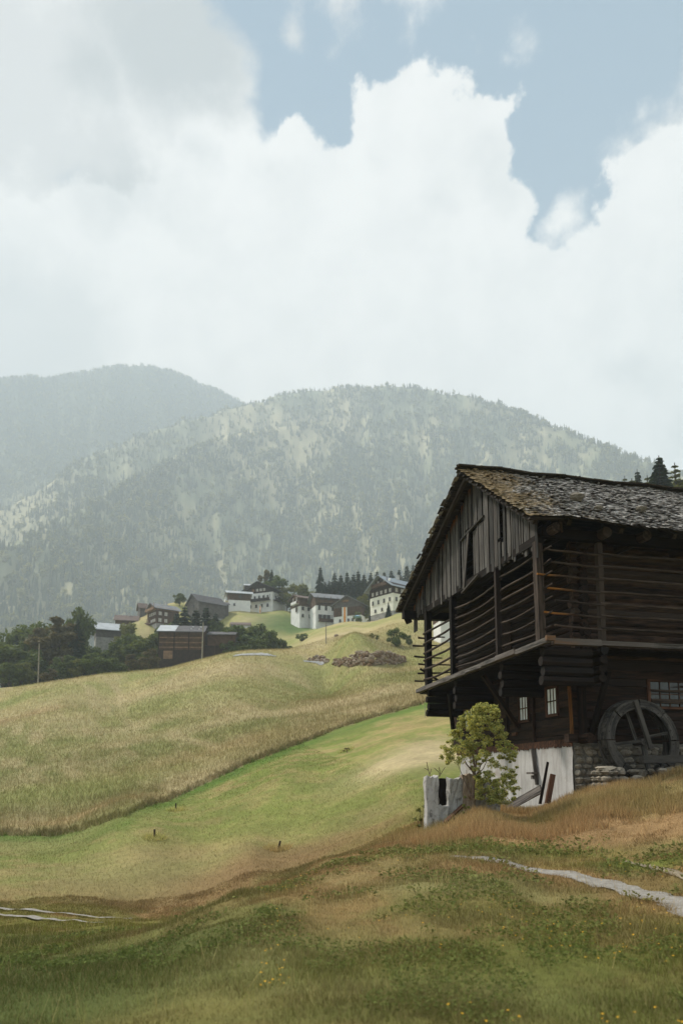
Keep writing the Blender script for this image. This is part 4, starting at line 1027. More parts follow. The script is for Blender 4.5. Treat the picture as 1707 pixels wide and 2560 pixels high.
# ------------------------------------------------------------------ ruined concrete wall with a dark opening
rc = at(1128, 2050, 18.9); ruin = empty('ruined_wall', rc, R(8), 'broken pale concrete wall with a dark gap standing left of the shrub', 'wall')
sc_ = 18.9 / F
def X(px): return (px - 1128) * sc_
def Zp(py): return (2050 - py) * sc_
def slab(mb, x0, x1, z0, z1, y0, y1, nx=6, nz=8, rough=.02):
    # box with roughened front and ragged top
    vs = []; fs = []
    for yy in (y0, y1):
        for i in range(nx + 1):
            for k in range(nz + 1):
                x = x0 + (x1 - x0) * i / nx; z = z0 + (z1 - z0) * k / nz
                if k == nz: z += random.uniform(-.07, .03)
                vs.append((x + random.uniform(-.02, .02), yy + random.uniform(-rough, rough) * 1.5, z))
    N = (nx + 1) * (nz + 1); g = lambda i, k, s: s * N + i * (nz + 1) + k
    for i in range(nx):
        for k in range(nz):
            fs.append((g(i, k, 0), g(i + 1, k, 0), g(i + 1, k + 1, 0), g(i, k + 1, 0))); fs.append((g(i, k + 1, 1), g(i + 1, k + 1, 1), g(i + 1, k, 1), g(i, k, 1)))
    for i in range(nx): fs.append((g(i, nz, 0), g(i + 1, nz, 0), g(i + 1, nz, 1), g(i, nz, 1)))
    for k in range(nz): fs.append((g(0, k, 0), g(0, k + 1, 0), g(0, k + 1, 1), g(0, k, 1))); fs.append((g(nx, k + 1, 0), g(nx, k, 0), g(nx, k, 1), g(nx, k + 1, 1)))
    mb.add(vs, fs)
mb = MB(); slab(mb, X(1065), X(1096), -.7, Zp(1941), 0, .28); slab(mb, X(1090), X(1126), -.6, Zp(2011), .01, .27, 4, 4); slab(mb, X(1124), X(1158), -.5, Zp(1946), -.005, .29); mb.build('concrete_wall', M['concrete'], ruin)
mb = MB(); slab(mb, X(1090), X(1100), Zp(2012), Zp(1943), .12, .27, 2, 6, .03); mb.build('broken_edge', M['mortar'], ruin)
mb = MB(); slab(mb, X(1100), X(1200), -.4, Zp(1950), .9, 1.0, 8, 6); mb.build('gap_dark_sheet', M['darklog'], ruin)  # dark sheet set behind the gap in place of its shade
mb = MB(); slab(mb, X(1157), X(1190), -.3, Zp(1936), -.05, .32, 4, 6, .03); mb.build('wall_pillar', M['rockwall'], ruin)
mb = MB(); slab(mb, X(1188), X(1262), -.3, Zp(1952), .25, .45, 8, 6, .02); mb.build('rear_wall', M['concrete'], ruin)
mb = MB(); rnd = random.Random(2)
for k in range(14): mb.stone((X(rnd.uniform(1110, 1160)), -.15 + rnd.uniform(-.15, .1), Zp(rnd.uniform(2030, 2060))), (rnd.uniform(.05, .12),) * 2 + (rnd.uniform(.04, .08),), None, rnd.random())
mb.build('rubble', M['concrete'], ruin)

# ------------------------------------------------------------------ shrub with open branches in front of the gable wall
def leaf_cloud(centres, n, size, rr, flat=.75, up=.3):
    """n small two-triangle leaves gathered round the clump centres -> verts, quads, tint"""
    c = centres[rr.integers(0, len(centres), n)]
    d = rr.normal(0, 1, (n, 3)); d /= np.linalg.norm(d, axis=1)[:, None]; d *= (rr.random(n) ** .45)[:, None]
    p = c[:, :3] + d * c[:, 3:4] * np.array([1, 1, flat])
    a = rr.normal(0, 1, (n, 3)); a[:, 2] *= .6; a /= np.linalg.norm(a, axis=1)[:, None]
    b = np.cross(a, rr.normal(0, 1, (n, 3))); b /= np.linalg.norm(b, axis=1)[:, None]
    s = (size * rr.uniform(.6, 1.4, n))[:, None]
    V = np.stack([p - a * s, p + b * s * .45, p + a * s, p - b * s * .45], 1)
    tint = np.clip(rr.random(n) * .6 + .4 * (d[:, 2] * .5 + .5) * 1.0, 0, 1)
    return V.reshape(-1, 3), np.arange(n * 4).reshape(-1, 4), np.repeat(rr.random(n) , 4)
sb = at(1185, 1990, 18.6); sb[2] = h1(sb[0], sb[1]); shrub = empty('elder_bush', sb, 0, 'bushy yellowish green shrub on thin stems in front of the plaster wall', 'shrub')
k_ = 18.6 / F
def SP(px, py, dy=0., r=0.): 
    q = at(px, py, 18.6 + dy) - sb; return (q[0], q[1], q[2], r)
prof = [(1762, 1195, 1238), (1785, 1160, 1245), (1810, 1150, 1243), (1835, 1135, 1262), (1860, 1122, 1275), (1885, 1112, 1288), (1905, 1110, 1290), (1925, 1190, 1285), (1950, 1195, 1280), (1980, 1195, 1292), (2008, 1200, 1275)]
cl = []
for k in range(430):
    yy = random.uniform(1762, 2008); x0 = np.interp(yy, [q[0] for q in prof], [q[1] for q in prof]); x1 = np.interp(yy, [q[0] for q in prof], [q[2] for q in prof])
    if 1908 < yy < 1930 and random.random() < .5: continue
    t_ = random.random() * 1.14 - .07; rim_ = abs(t_ - .5) * 2
    cl.append(SP(x0 + (x1 - x0) * t_, yy, random.uniform(-.55, .55) * (1 - rim_ * .6), random.uniform(.035, .115)))
rr = np.random.default_rng(3)
V, Q, tt = leaf_cloud(np.array(cl), 32000, .026, rr)
mesh_np('foliage', V, Q, M['bushleaf'], shrub, tint=tt)
mb = MB()
root = [SP(1182, 1995)[:3], SP(1184, 1960)[:3], SP(1185, 1935)[:3]]
mb.tube(root, [.035, .03, .025], 6)
for (px, py, dy) in [(1160, 1905, 0), (1175, 1890, .1), (1190, 1880, 0), (1205, 1900, -.1), (1220, 1895, .1), (1150, 1880, .1), (1200, 1840, 0), (1180, 1830, .1), (1235, 1870, 0), (1215, 1790, .05), (1170, 1800, 0)]:
    a = Vector(SP(1185 + random.uniform(-3, 3), 1935 + random.uniform(-5, 10))[:3]); b = Vector(SP(px, py, dy)[:3]); mid = a.lerp(b, .5) + Vector((random.uniform(-.05, .05), 0, -.04))
    mb.tube([a, mid, b], [.016, .011, .006], 5)
for (px, py, px2, py2) in [(1200, 1990, 1240, 1960), (1195, 1992, 1265, 1975), (1190, 1990, 1215, 1950), (1175, 1990, 1165, 1925), (1178, 1990, 1140, 1900)]:
    mb.tube([SP(px, py)[:3], SP((px + px2) / 2, (py + py2) / 2 + 4)[:3], SP(px2, py2)[:3]], [.014, .01, .005], 5)
mb.build('stem', M['bushbark'], shrub)
# dry twigs on top of the ruined wall
tw = empty('dry_twigs', at(1075, 1942, 19.0), 0, 'bare brown twigs growing on the left end of the concrete wall', 'twigs')
mb = MB(); g = lambda px, py: tuple(at(px, py, 19.0 + random.uniform(-.05, .15)) - at(1075, 1942, 19.0))
for s_ in [[(1075, 1942), (1070, 1925), (1066, 1905)], [(1070, 1925), (1060, 1920)], [(1098, 1942), (1096, 1930), (1085, 1920)], [(1098, 1942), (1104, 1930), (1112, 1918)], [(1074, 1935), (1078, 1922)], [(1100, 1936), (1097, 1918)]]:
    mb.tube([g(*q) for q in s_], .009, 4)
mb.build('stem', M['bushbark'], tw)
# small dark weeds left of the wall
def tuft(px, py, d, n, r, h, m, name, lab, cat, group=None, size=.05):
    p = at(px, py, d); z = h1(p[0], p[1]); 
    cs = np.array([(random.uniform(-r, r), random.uniform(-r, r) * .6, random.uniform(.1, h), r * .35) for _ in range(7)])
    V, Q, tt = leaf_cloud(cs, n, size, rr); t_ = empty(name, (p[0], p[1], z), 0, lab, cat, group)
    mesh_np('foliage', V, Q, M[m], t_, tint=tt)
    mb = MB()
    for q in range(5): mb.tube([(0, 0, 0), (cs[q][0] * .6, cs[q][1] * .6, cs[q][2])], .012 * r * 3, 4)
    mb.build('stem', M['bushbark'], t_)
    return t_
tuft(1052, 2010, 19.4, 260, .18, .75, 'leaflight', 'weed', 'straggly green weed at the left edge of the concrete wall', 'weed', size=.035)
tuft(1163, 1968, 18.3, 200, .10, .5, 'leaflight', 'climbing_weed', 'small green weed growing up the rusty brown pillar', 'weed', size=.03)

# ================================================================== TREE KINDS
def crown_tree(name, n, size, clumps, h, w, trunk_h, m, seed, narrow=1.):
    """template: list of (mesh data name) -> foliage (V,Q,tint) and trunk MB; crown fills a lumpy ovoid"""
    r = np.random.default_rng(seed); cs = []
    for _ in range(clumps):
        d = r.normal(0, 1, 3); d /= np.linalg.norm(d); q = r.random() ** .4
        z = trunk_h + (h - trunk_h) * (.5 + .46 * d[2] * q); wz = math.sin(math.pi * min(max((z - trunk_h * .6) / (h - trunk_h * .6), .05), .97)) ** .6
        cs.append((d[0] * q * w * .5 * wz, d[1] * q * w * .5 * wz, z, w * r.uniform(.10, .2)))
    cs = np.array(cs); V, Q, tt = leaf_cloud(cs, n, size, r)
    V[:, 2] *= h / np.percentile(V[:, 2], 99.7)
    tt = np.clip(tt * .7 + .3 * r.random(len(tt)), 0, 1)
    mb = MB(); mb.tube([(0, 0, -1.5), (0, 0, trunk_h), (w * .03, 0, h * .7)], [w * .035, w * .028, w * .01], 6)
    for k in range(6):
        c = cs[k]; mb.tube([(0, 0, trunk_h * random.uniform(.7, 1.3)), (c[0] * .5, c[1] * .5, c[2] * .8), (c[0], c[1], c[2])], [w * .014, w * .01, w * .004], 4)
    return V, Q, tt, mb
TPL = {}
def template(kind, V, Q, tt, mb, m):
    f = mesh_np('crown', V, Q, M[m], None, tint=tt); t = mb.build('trunk', M['bark'], None)
    TPL[kind] = (f.data, t.data); bpy.data.objects.remove(f); bpy.data.objects.remove(t)
for i in range(3): template('broad%d' % i, *crown_tree('t', 5200, .038, 26 + 4 * i, 1., .8 + .1 * i, .14, None, 30 + i), 'leafdark')
template('light0', *crown_tree('t', 3800, .036, 24, 1., .85, .12, None, 41), 'leaflight')
template('dry0', *crown_tree('t', 4200, .034, 26, 1., .7, .12, None, 43), 'leafdry')
template('slim0', *crown_tree('t', 4200, .034, 24, 1., .42, .18, None, 45), 'leafdry')
template('bush0', *crown_tree('t', 3000, .05, 18, 1., 1.5, .05, None, 47), 'leafdark')
template('bush1', *crown_tree('t', 3000, .05, 18, 1., 1.6, .05, None, 49), 'leaflight')
def conifer(n_tier, seed, w, droop=.35, per=11, seg=2):
    r = np.random.default_rng(seed); V = []; Q = []; tt = []
    for k in range(n_tier):
        t = (k + r.uniform(-.3, .3)) / n_tier; z = .05 + .93 * t; rad = w * .5 * (1 - t) ** .85 * r.uniform(.8, 1.15) + .012
        for j in range(per):
            a = r.uniform(0, 6.283); L = rad * r.uniform(.65, 1.15); ca, sa = math.cos(a), math.sin(a); wd_ = L * .26 + .012
            p0 = np.array([0, 0, z]); px_, py_ = -sa, ca
            for s_ in range(seg):
                f0, f1 = s_ / seg, (s_ + 1) / seg
                z0 = z - droop * L * f0 ** 1.3; z1 = z - droop * L * f1 ** 1.3 - r.uniform(0, .01)
                w0 = wd_ * (.5 + .6 * f0) * (1 if s_ else .4); w1 = wd_ * (1.0 - f1) + .004; hang = L * .22
                b = len(V)
                V += [(ca * L * f0 - px_ * w0, sa * L * f0 - py_ * w0, z0 - hang * .5), (ca * L * f0 + px_ * w0, sa * L * f0 + py_ * w0, z0 - hang * .5), (ca * L * f1 + px_ * w1, sa * L * f1 + py_ * w1, z1 - hang * (1 - f1)), (ca * L * f1 - px_ * w1, sa * L * f1 - py_ * w1, z1 - hang * (1 - f1))]
                Q.append((b, b + 1, b + 2, b + 3)); tv = r.random(); tt += [tv * .6, tv * .6, min(1, tv * .7 + .3), min(1, tv * .7 + .3)]
                b = len(V); V += [(ca * L * f0, sa * L * f0, z0), (ca * L * f0, sa * L * f0, z0 - hang), (ca * L * f1, sa * L * f1, z1 - hang * .5), (ca * L * f1, sa * L * f1, z1)]
                Q.append((b, b + 1, b + 2, b + 3)); tt += [tv] * 4
    V = np.array(V); mb = MB(); mb.tube([(0, 0, -.15), (0, 0, .5), (0, 0, .98)], [.018, .011, .002], 5)
    return V, np.array(Q), np.array(tt), mb
for i in range(3): template('spruce%d' % i, *conifer(46, 50 + i, .36 + .05 * i, .5, 17), 'spruce')
template('hill0', *conifer(20, 60, .30, .4, 9, 1), 'hillspruce'); template('hill1', *conifer(20, 61, .38, .4, 9, 1), 'hillspruce')
template('larch0', *conifer(26, 64, .36, .15, 12), 'leaflight')
def plant(kind, name, x, y, h, label=None, cat=None, group=None, sx=1., dz=0.):
    o = empty(name, (x, y, h1(x, y) + dz), random.uniform(0, 6.28), label, cat, group)
    o.scale = (h * sx, h * sx, h)
    for d, nm in zip(TPL[kind], ('crown', 'trunk')):
        c = bpy.data.objects.new(nm, d); COL.objects.link(c); c.parent = o
    return o
def ptree(kind, name, px, dist, top, lab, cat='tree', group=None, sx=1., base=None, dz=0.):
    """px: column of the photograph, top: row its top reaches"""
    p = at(px, 1700, dist); z = h1(p[0], p[1]); zt = at(px, top, dist)[2]
    return plant(kind, name, p[0], p[1], max(zt - z, 1.), lab, cat, group, sx, dz)

# ================================================================== VILLAGE
def house(name, px, pbase, dist, L, W, yaw, storeys, roofh, rmat, over=(.9, .8), wins=(), balc=(), chim=(), label='', gmat=None, cat='house', lower=5., windmat='hwin'):
    """storeys: (height, material); ridge along local x, gable end at -x, long side at -y; base height 0 at the photographed base row"""
    p = at(px, pbase, dist); a = R(yaw)
    root = empty(name, p, a, label, cat, 'houses and barns of the hillside village')
    z = 0.; first = True
    for k, (h, mn) in enumerate(storeys):
        e = .0 + .06 * k
        mb = MB(); mb.box((-e, -W / 2 - e, z - (lower if first else 0)), (L + e, W / 2 + e, z + h)); mb.build('wall', M[mn], root); z += h; first = False
    gm = gmat or storeys[-1][1]; e = .06 * len(storeys)
    mb = MB(); mb.add([(-e, -W / 2 - e, z), (-e, W / 2 + e, z), (-e, 0, z + roofh), (L + e, -W / 2 - e, z), (L + e, W / 2 + e, z), (L + e, 0, z + roofh)], [(1, 0, 2), (3, 4, 5), (0, 1, 4, 3), (1, 2, 5, 4), (2, 0, 3, 5)])
    mb.build('gable', M[gm], root)
    mb = MB(); ox, oy = over; s_ = roofh / (W / 2); yy = W / 2 + oy; th = .22
    zt = z + roofh + .12; ze = zt - s_ * yy
    for sg in (-1, 1):
        n = 10
        v = [(-ox, 0, zt), (L + ox, 0, zt), (L + ox, sg * yy, ze), (-ox, sg * yy, ze)]; v2 = [(x, y, q - th) for x, y, q in v]
        f = [(0, 1, 2, 3), (7, 6, 5, 4), (0, 4, 5, 1), (1, 5, 6, 2), (2, 6, 7, 3), (3, 7, 4, 0)]
        mb.add(v + v2, f if sg < 0 else [t[::-1] for t in f])
    rf = mb.build('roof', M[rmat], root)
    for (cx_, cy_, ch) in chim:
        MB().box((cx_ - .35, cy_ - .35, zt - abs(cy_) * s_ - .5), (cx_ + .35, cy_ + .35, zt - abs(cy_) * s_ + ch)).box((cx_ - .45, cy_ - .45, zt - abs(cy_) * s_ + ch), (cx_ + .45, cy_ + .45, zt - abs(cy_) * s_ + ch + .15)).build('chimney', M['chim'], rf)
    for (face, pos, zz, ww, hh, *mm) in wins:
        m_ = mm[0] if mm else windmat; d = .28
        if face == 's': fr = MB().box((pos - ww / 2, -W / 2 - d, zz), (pos + ww / 2, -W / 2 - d + .2, zz + hh))
        else: fr = MB().box((-d, pos - ww / 2, zz), (-d + .2, pos + ww / 2, zz + hh))
        w_ = fr.build('window', M[m_], root)
        cr_ = MB()
        if face == 's': cr_.box((pos - .04, -W / 2 - d - .03, zz), (pos + .04, -W / 2 - d, zz + hh)).box((pos - ww / 2 - .08, -W / 2 - d - .04, zz - .12), (pos + ww / 2 + .08, -W / 2 - d + .1, zz))
        else: cr_.box((-d - .03, pos - .04, zz), (-d, pos + .04, zz + hh)).box((-d - .04, pos - ww / 2 - .08, zz - .12), (-d + .1, pos + ww / 2 + .08, zz))
        cr_.build('window_frame', M['hbrown'], w_)
    for (face, a0, a1, zz, bm) in balc:
        mb = MB(); D_ = 1.2
        if face == 's':
            mb.box((a0, -W / 2 - D_, zz), (a1, -W / 2 - .2, zz + .15)).box((a0, -W / 2 - D_ - .05, zz + .1), (a1, -W / 2 - D_ + .03, zz + 1.0))
            for q in np.arange(a0, a1 + .1, 2.4): mb.box((q - .07, -W / 2 - D_ + .05, zz + 1), (q + .07, -W / 2 - D_ + .19, zz + 2.4))
        else:
            mb.box((-D_, a0, zz), (-.2, a1, zz + .15)).box((-D_ - .05, a0, zz + .1), (-D_ + .03, a1, zz + 1.0))
            for q in np.arange(a0, a1 + .1, 2.4): mb.box((-D_ + .05, q - .07, zz + 1), (-D_ + .19, q + .07, zz + 2.4))
        mb.build('balcony', M[bm], root)
    return root
row = lambda f, a, b, n, z, w_, h, *m: [(f, a + (b - a) * i / max(n - 1, 1), z, w_, h, *m) for i in range(n)]
house('barn', 238, 1606, 232, 9.8, 7.5, 22, [(1.2, 'masonry'), (2.9, 'hgrey')], 2.3, 'rmetal', (.9, 1.1), [('s', 7.5, .2, 1.4, 1.2, 'white')], label='low grey barn with pale metal roof, leftmost building of the village', cat='barn')
house('barn', 276, 1588, 250, 6.0, 5, 15, [(2.2, 'hgrey')], 1.5, 'rmetal', (.8, 1.2), label='small shed with pale grey roof just behind the leftmost barn', cat='barn')
house('farmhouse', 292, 1573, 268, 7.2, 6, 12, [(1.2, 'white'), (2.0, 'hbrown')], 2.0, 'rbrown', (.8, .9), [('g', -1.2, .2, .8, 1., 'hwin')], chim=[(4.2, 0, .7)], label='low house with brown roof and white chimney, above the pale shed', cat='house')
house('hut', 347, 1548, 275, 2.6, 4.6, 25, [(4.2, 'hgrey')], 2.0, 'rbrown', (.6, .5), label='narrow grey gabled hut beside the balconied brown chalet', cat='hut')
house('chalet', 380, 1577, 258, 8.2, 7.6, 38, [(2.2, 'masonry'), (2.4, 'hbrown'), (2.4, 'hbrown'), (.9, 'horange')], 2.1, 'rgrey', (1.1, 1.0),
      row('s', 1.2, 3.4, 2, 2.7, 1.0, 1.3) + row('s', 1.2, 3.4, 2, 5.1, 1.0, 1.3) + [('s', 7.0, 5.1, .9, 1.2)] + row('g', -2.6, .2, 3, 2.8, .8, 1.1) + row('g', -2.8, 1.6, 4, 5.2, .7, 1.1) + row('g', -1, 1, 2, 8.2, .7, .8, 'hwind'),
      [('g', -3.6, 3.6, 7.0, 'horange'), ('g', -.2, 3.8, 2.1, 'hbrown')], [(5.2, 0, 1.0)], label='brown three storey chalet with light windows and orange top balcony on a stone base', cat='chalet')
house('barn', 482, 1556, 275, 11.2, 9.0, 40, [(2.0, 'masonry'), (5.6, 'hgrey')], 3.4, 'rdark', (.9, .6), [('g', -.5, 5.6, .9, 1.0, 'hwind'), ('g', 1.2, 1.4, 2.2, 1.7, 'hwind'), ('s', 4.0, .3, .9, 1.4, 'hwin')], label='big grey boarded barn with steep dark roof between the two chalets', cat='barn')
house('shed', 541, 1542, 282, 4.2, 6.0, 20, [(4.6, 'hgrey')], 1.4, 'rdark', (.5, .6), label='dark lean shed joined to the right end of the big grey barn', cat='shed')
house('cottage', 570, 1523, 290, 8.6, 6.0, 14, [(3.2, 'white'), (3.0, 'hbrown')], 1.3, 'rmetal', (1.2, .8), [('s', 4.4, 4.1, 1.1, 1.2, 'hwind'), ('s', 2.2, .9, .7, .9, 'hwind')], [('g', -2.6, 2.6, 2.9, 'white')], label='white based cottage with brown upper floor and pale roof, left of the tall white chalet', cat='cottage')
house('chalet', 648, 1527, 297, 11.5, 12.6, 66, [(4.0, 'white'), (3.4, 'white'), (1.6, 'hdark')], 2.9, 'rdark', (2.2, 1.9),
      row('g', -4.0, 4.0, 4, 1.4, .8, 1.2, 'hwind') + row('g', -4.0, 4.0, 5, 5.0, .7, 1.2, 'hwind') + row('g', -2.4, .9, 3, 8.1, 1.0, 1.1) + row('s', 2.5, 7.5, 3, 5., .8, 1.2, 'hwind') + [('g', 2.8, 8.1, 1.1, 1.1, 'horange')],
      [('g', -5.4, 5.4, 3.9, 'hdark'), ('s', 0., 8, 3.9, 'hdark')], [], label='tall white chalet with dark gable and dark balcony on top of the knoll', gmat='hdark', cat='chalet')
house('shed', 612, 1478, 305, 6.4, 5., 10, [(2.0, 'hdark')], 1.0, 'rmetal', (.6, .5), label='dark shed with pale roof peeping up behind the tall white chalet', cat='shed')
house('house', 738, 1550, 262, 6.2, 6.6, 32, [(4.6, 'white'), (3.2, 'hbrown')], 1.4, 'rbrown', (1.0, .9), [('s', 1.2, 3.2, .9, 1.2, 'hwind'), ('s', 3.6, 3.2, .9, 1.2, 'hwind'), ('s', 1.2, .6, .8, 1.1, 'hwind'), ('s', 4.2, .6, .9, 1.2, 'hwind'), ('g', -1.2, 2.8, .9, 1.6, 'hbrown')],
      [('g', -2.8, 1.2, 5.3, 'white')], label='white house with brown top floor and low gable, left end of the white row', gmat='horange', cat='house', lower=7)
house('house', 782, 1555, 256, 10.5, 7.4, 18, [(2.6, 'white'), (2.6, 'white'), (3.2, 'hbrown')], 2.0, 'rgrey', (1.0, 1.1),
      row('s', 1.2, 8.6, 4, 3.7, .8, 1.5, 'hwind') + row('s', 1.6, 4.6, 3, .5, 1.3, 1.5, 'hwind') + row('s', 2.2, 7.2, 3, 6.6, 1.0, 1.1, 'hwind'), [('s', .8, 6.0, -.6, 'hbrown'), ('s', .4, 9.6, 6., 'hbrown')], [], label='long white farmhouse with wooden balcony, middle of the white row', cat='farmhouse', lower=7)
house('barn', 868, 1560, 246, 7.0, 10.0, 66, [(2.8, 'white'), (3.0, 'hbrown'), (1.2, 'hgrey')], 2.8, 'rgrey', (.9, 1.0), row('g', -3.6, 2.6, 5, .9, .6, .9, 'hwind') + [('g', .6, 7.6, 2.4, .7, 'horange')], label='boarded barn with white base and dark gable, right end of the white row', gmat='hgrey', cat='barn', lower=7)
h9 = house('farmhouse', 954, 1548, 213, 12.5, 9.6, 40, [(1.8, 'masonry'), (2.6, 'cream'), (2.6, 'cream'), (2.6, 'hdark')], 3.4, 'rblue', (1.7, 1.2),
      row('g', -3.2, 2.6, 3, 2.4, .55, .9, 'hwind') + row('g', -3.6, 3.6, 4, 4.8, .6, 1.1, 'hwind') + row('g', -3.8, 3.6, 5, 7.4, .8, 1.1) + row('s', 1.2, 10.5, 5, 7.4, .9, 1.2) + row('s', 1.2, 10.5, 4, 4.8, .6, 1.1, 'hwind') + row('g', -1.4, 1.2, 2, 10.6, .7, 1.0),
      [('g', -3.4, 3.2, 9.6, 'hbrown')], [(6.8, 0, 1.1)], label='cream farmhouse with black timber gable and blue grey roof, just left of the old barn', gmat='hdark', cat='farmhouse')
MB().box((1.2, -5.2, -1.4), (4.6, -4.95, .9)).build('garage_door', M['white'], h9)
MB().tube([(-.35, 4.4 - 8.2, 11.1), (-.5, 4.4 - 8.2, 11.1)], .45, 10).build('dish', M['white'], h9)
house('house', 1092, 1592, 150, 7.5, 5, 10, [(3.0, 'white'), (1.4, 'rust')], 1.6, 'rbrown', (.6, .6), [('s', 5.2, .3, .8, 1.6, 'hwind')], label='white walled house partly seen through the end of the barn gallery', cat='house')
house('hut', 578, 1577, 257, 6.6, 4.0, 5, [(1.9, 'white')], 1.1, 'rbrown', (.4, .4), [('s', .9, .3, .9, 1.2, 'hwind')], label='little hut with pinkish brown roof on the slope above the leafy trees', cat='hut')
# the near wooden barn at the crest of the meadow
nb = house('wooden_barn', 404, 1648, 190, 11.2, 8.0, 3, [(6.8, 'hbrown')], 2.0, 'rdark', (.5, 1.0), label='wide brown wooden barn with part pale metal roof at the crest of the meadow', cat='barn', lower=3)
MB().bar((1.6, -2.7, 8.14), (1.6, -5.2, 6.78 + .1), .01, .01).build('roof_edge', M['rdark'], nb)
def roofplate(x0, x1, m, nm):
    s_ = 2.0 / 4; zt = 8.92 + .05
    MB().add([(x0, -.02, zt + .04), (x1, -.02, zt + .04), (x1, -5.0, zt - s_ * 5.0 + .04), (x0, -5.0, zt - s_ * 5 + .04), (x0, -.02, zt), (x1, -.02, zt), (x1, -5., zt - s_ * 5), (x0, -5., zt - s_ * 5)],
             [(3, 2, 1, 0)[::-1], (4, 5, 6, 7)[::-1], (0, 1, 5, 4)[::-1], (1, 2, 6, 5)[::-1], (2, 3, 7, 6)[::-1], (3, 0, 4, 7)[::-1]]).build(nm, M[m], nb)
roofplate(-.5, 4.2, 'rmetal', 'metal_roofing')
for q, m_ in ((.0, 'hdark'), (3.9, 'hdark'), (7.6, 'hdark'), (11.1, 'hdark')): MB().box((q - .13, -4.25, .6), (q + .13, -4.07, 6.3)).build('post', M[m_], nb)
for k in range(9): MB().box((.1, -4.16 - .03 * (k % 2), 1.9 + k * .42), (11.1, -4.03, 1.9 + k * .42 + .26)).build('wall_board', M['horange' if k % 3 == 1 else 'hbrown'], nb)
MB().box((.1, -4.2, -3), (11.1, -4.04, 1.75)).build('bay_shade_panel', M['hdark'], nb)  # closed dark panel stands in for the shade inside a bay
MB().box((1.3, -4.45, -.6), (3.6, -4.22, 1.5)).build('wood_pile', M['horange'], nb)
for (xx, zz) in ((8.2, 8.3), (8.0, 7.5), (10.2, 8.3), (10.0, 7.4)): MB().box((xx - .2, -1.7 - (8.3 - zz) * 1.6, zz - .12), (xx + .2, -1.4 - (8.3 - zz) * 1.6, zz + .12)).build('roof_light', M['white'], nb)
house('wooden_barn', 523, 1638, 193, 7.2, 7.0, 2, [(5.0, 'hbrown')], 1.2, 'rdark', (.2, .8), [('s', 2.0, -1.0, 5.4, 2.9, 'hdark')], label='low wooden wing with dark open bay, joined right of the wide brown barn', cat='barn', lower=3)  # the wing's bay is a dark panel in place of shade

# poles, banners, parasol
def pole(px, pb, pt, d, r_, lab, name='utility_pole', cat='pole', lean=0.):
    p = at(px, pb, d); t = at(px + lean, pt, d)
    o = MB().tube([(0, 0, -.5), (t[0] - p[0], 0, t[2] - p[2])], [r_, r_ * .75], 7).build(name, M['polegrey'], None); o.location = p; return tag(o, lab, cat)
pole(96, 1709, 1609, 168, .17, 'grey utility pole in front of the dark trees at the far left', lean=3)
pole(505, 1651, 1556, 172, .17, 'grey utility pole standing before the wide brown barn', lean=3.5)
pole(815, 1606, 1556, 168, .13, 'thin grey pole on the slope below the long white farmhouse')
pole(1062, 1786, 1764, 60, .035, 'thin dark stick in the green field under the end of the gallery', 'stake', 'stake')
def banner(px, pt, pb, d, w_, lab):
    t = at(px, pt, d); b = at(px, pb + 8, d); H_ = (pb - pt) * d / F
    o = empty('banner', b, 0, lab, 'banner')
    MB().tube([(w_ * .6, .1, -1), (w_ * .6, .1, t[2] - b[2] + .4)], .06, 6).build('pole', M['polegrey'], o)
    top = t[2] - b[2]
    for x0, x1, m_ in ((-w_ / 2, -w_ / 6, 'clothw'), (-w_ / 6, w_ / 4, 'clotho'), (w_ / 4, w_ / 2, 'clothw')):
        mb = MB(); n = 8; vs = []
        for i in range(n + 1):
            zz = top - H_ * i / n; yy = .12 * math.sin(i * 1.1)
            vs += [(x0, yy, zz), (x1, yy + .03, zz), (x0, yy + .05, zz), (x1, yy + .08, zz)]
        fs = [(i * 4, i * 4 + 4, i * 4 + 5, i * 4 + 1) for i in range(n)] + [(i * 4 + 2, i * 4 + 3, i * 4 + 7, i * 4 + 6) for i in range(n)]
        mb.add(vs, fs); mb.build('cloth_stripe', M[m_], o)
banner(861, 1518, 1556, 238, 1.6, 'long white and orange banner hanging before the boarded barn')
banner(650, 1515, 1534, 288, .9, 'small white and orange banner below the tall white chalet')
pp = at(893, 1558, 226); par = empty('parasol', pp, 0, 'small blue parasol between the white row and the cream farmhouse', 'parasol')
mb = MB(); k8 = [(1.4 * math.cos(i * math.pi / 4), 1.4 * math.sin(i * math.pi / 4), 2.0) for i in range(8)] + [(0, 0, 2.6)]; mb.add(k8 + [(x, y, z - .05) for x, y, z in k8], [(i, (i + 1) % 8, 8) for i in range(8)] + [((i + 1) % 8 + 9, i + 9, 17) for i in range(8)]); mb.build('canopy', M['blue'], par)
MB().tube([(0, 0, -.5), (0, 0, 2.5)], .05, 6).build('pole', M['polegrey'], par)
# stakes in the field
def stake(px, pb, pt, lean, lab, r_=.05):
    g = G(px, pb); d = g[1]; t = at(px + lean, pt, d)
    o = MB().tube([(0, 0, -.2), (t[0] - g[0], 0, t[2] - g[2])], [r_, r_ * .85], 6, jit=.1).build('stake', M['pole'], None); o.location = g; tag(o, lab, 'stake')
stake(387, 2095, 2073, 0, 'short upright wooden stake in a straw tuft, left in the green field')
stake(692, 2126, 2102, 9, 'wooden stake leaning right in a straw tuft above the rusty hollow')
stake(441, 2026, 2008, -1, 'little stake near the edge of the uncut meadow')
tuft(868, 1882, G(868, 1882)[1], 70, .22, .32, 'leafdry', 'weed_clump', 'lone small weed clump in the middle of the mown field', 'weed', size=.06)
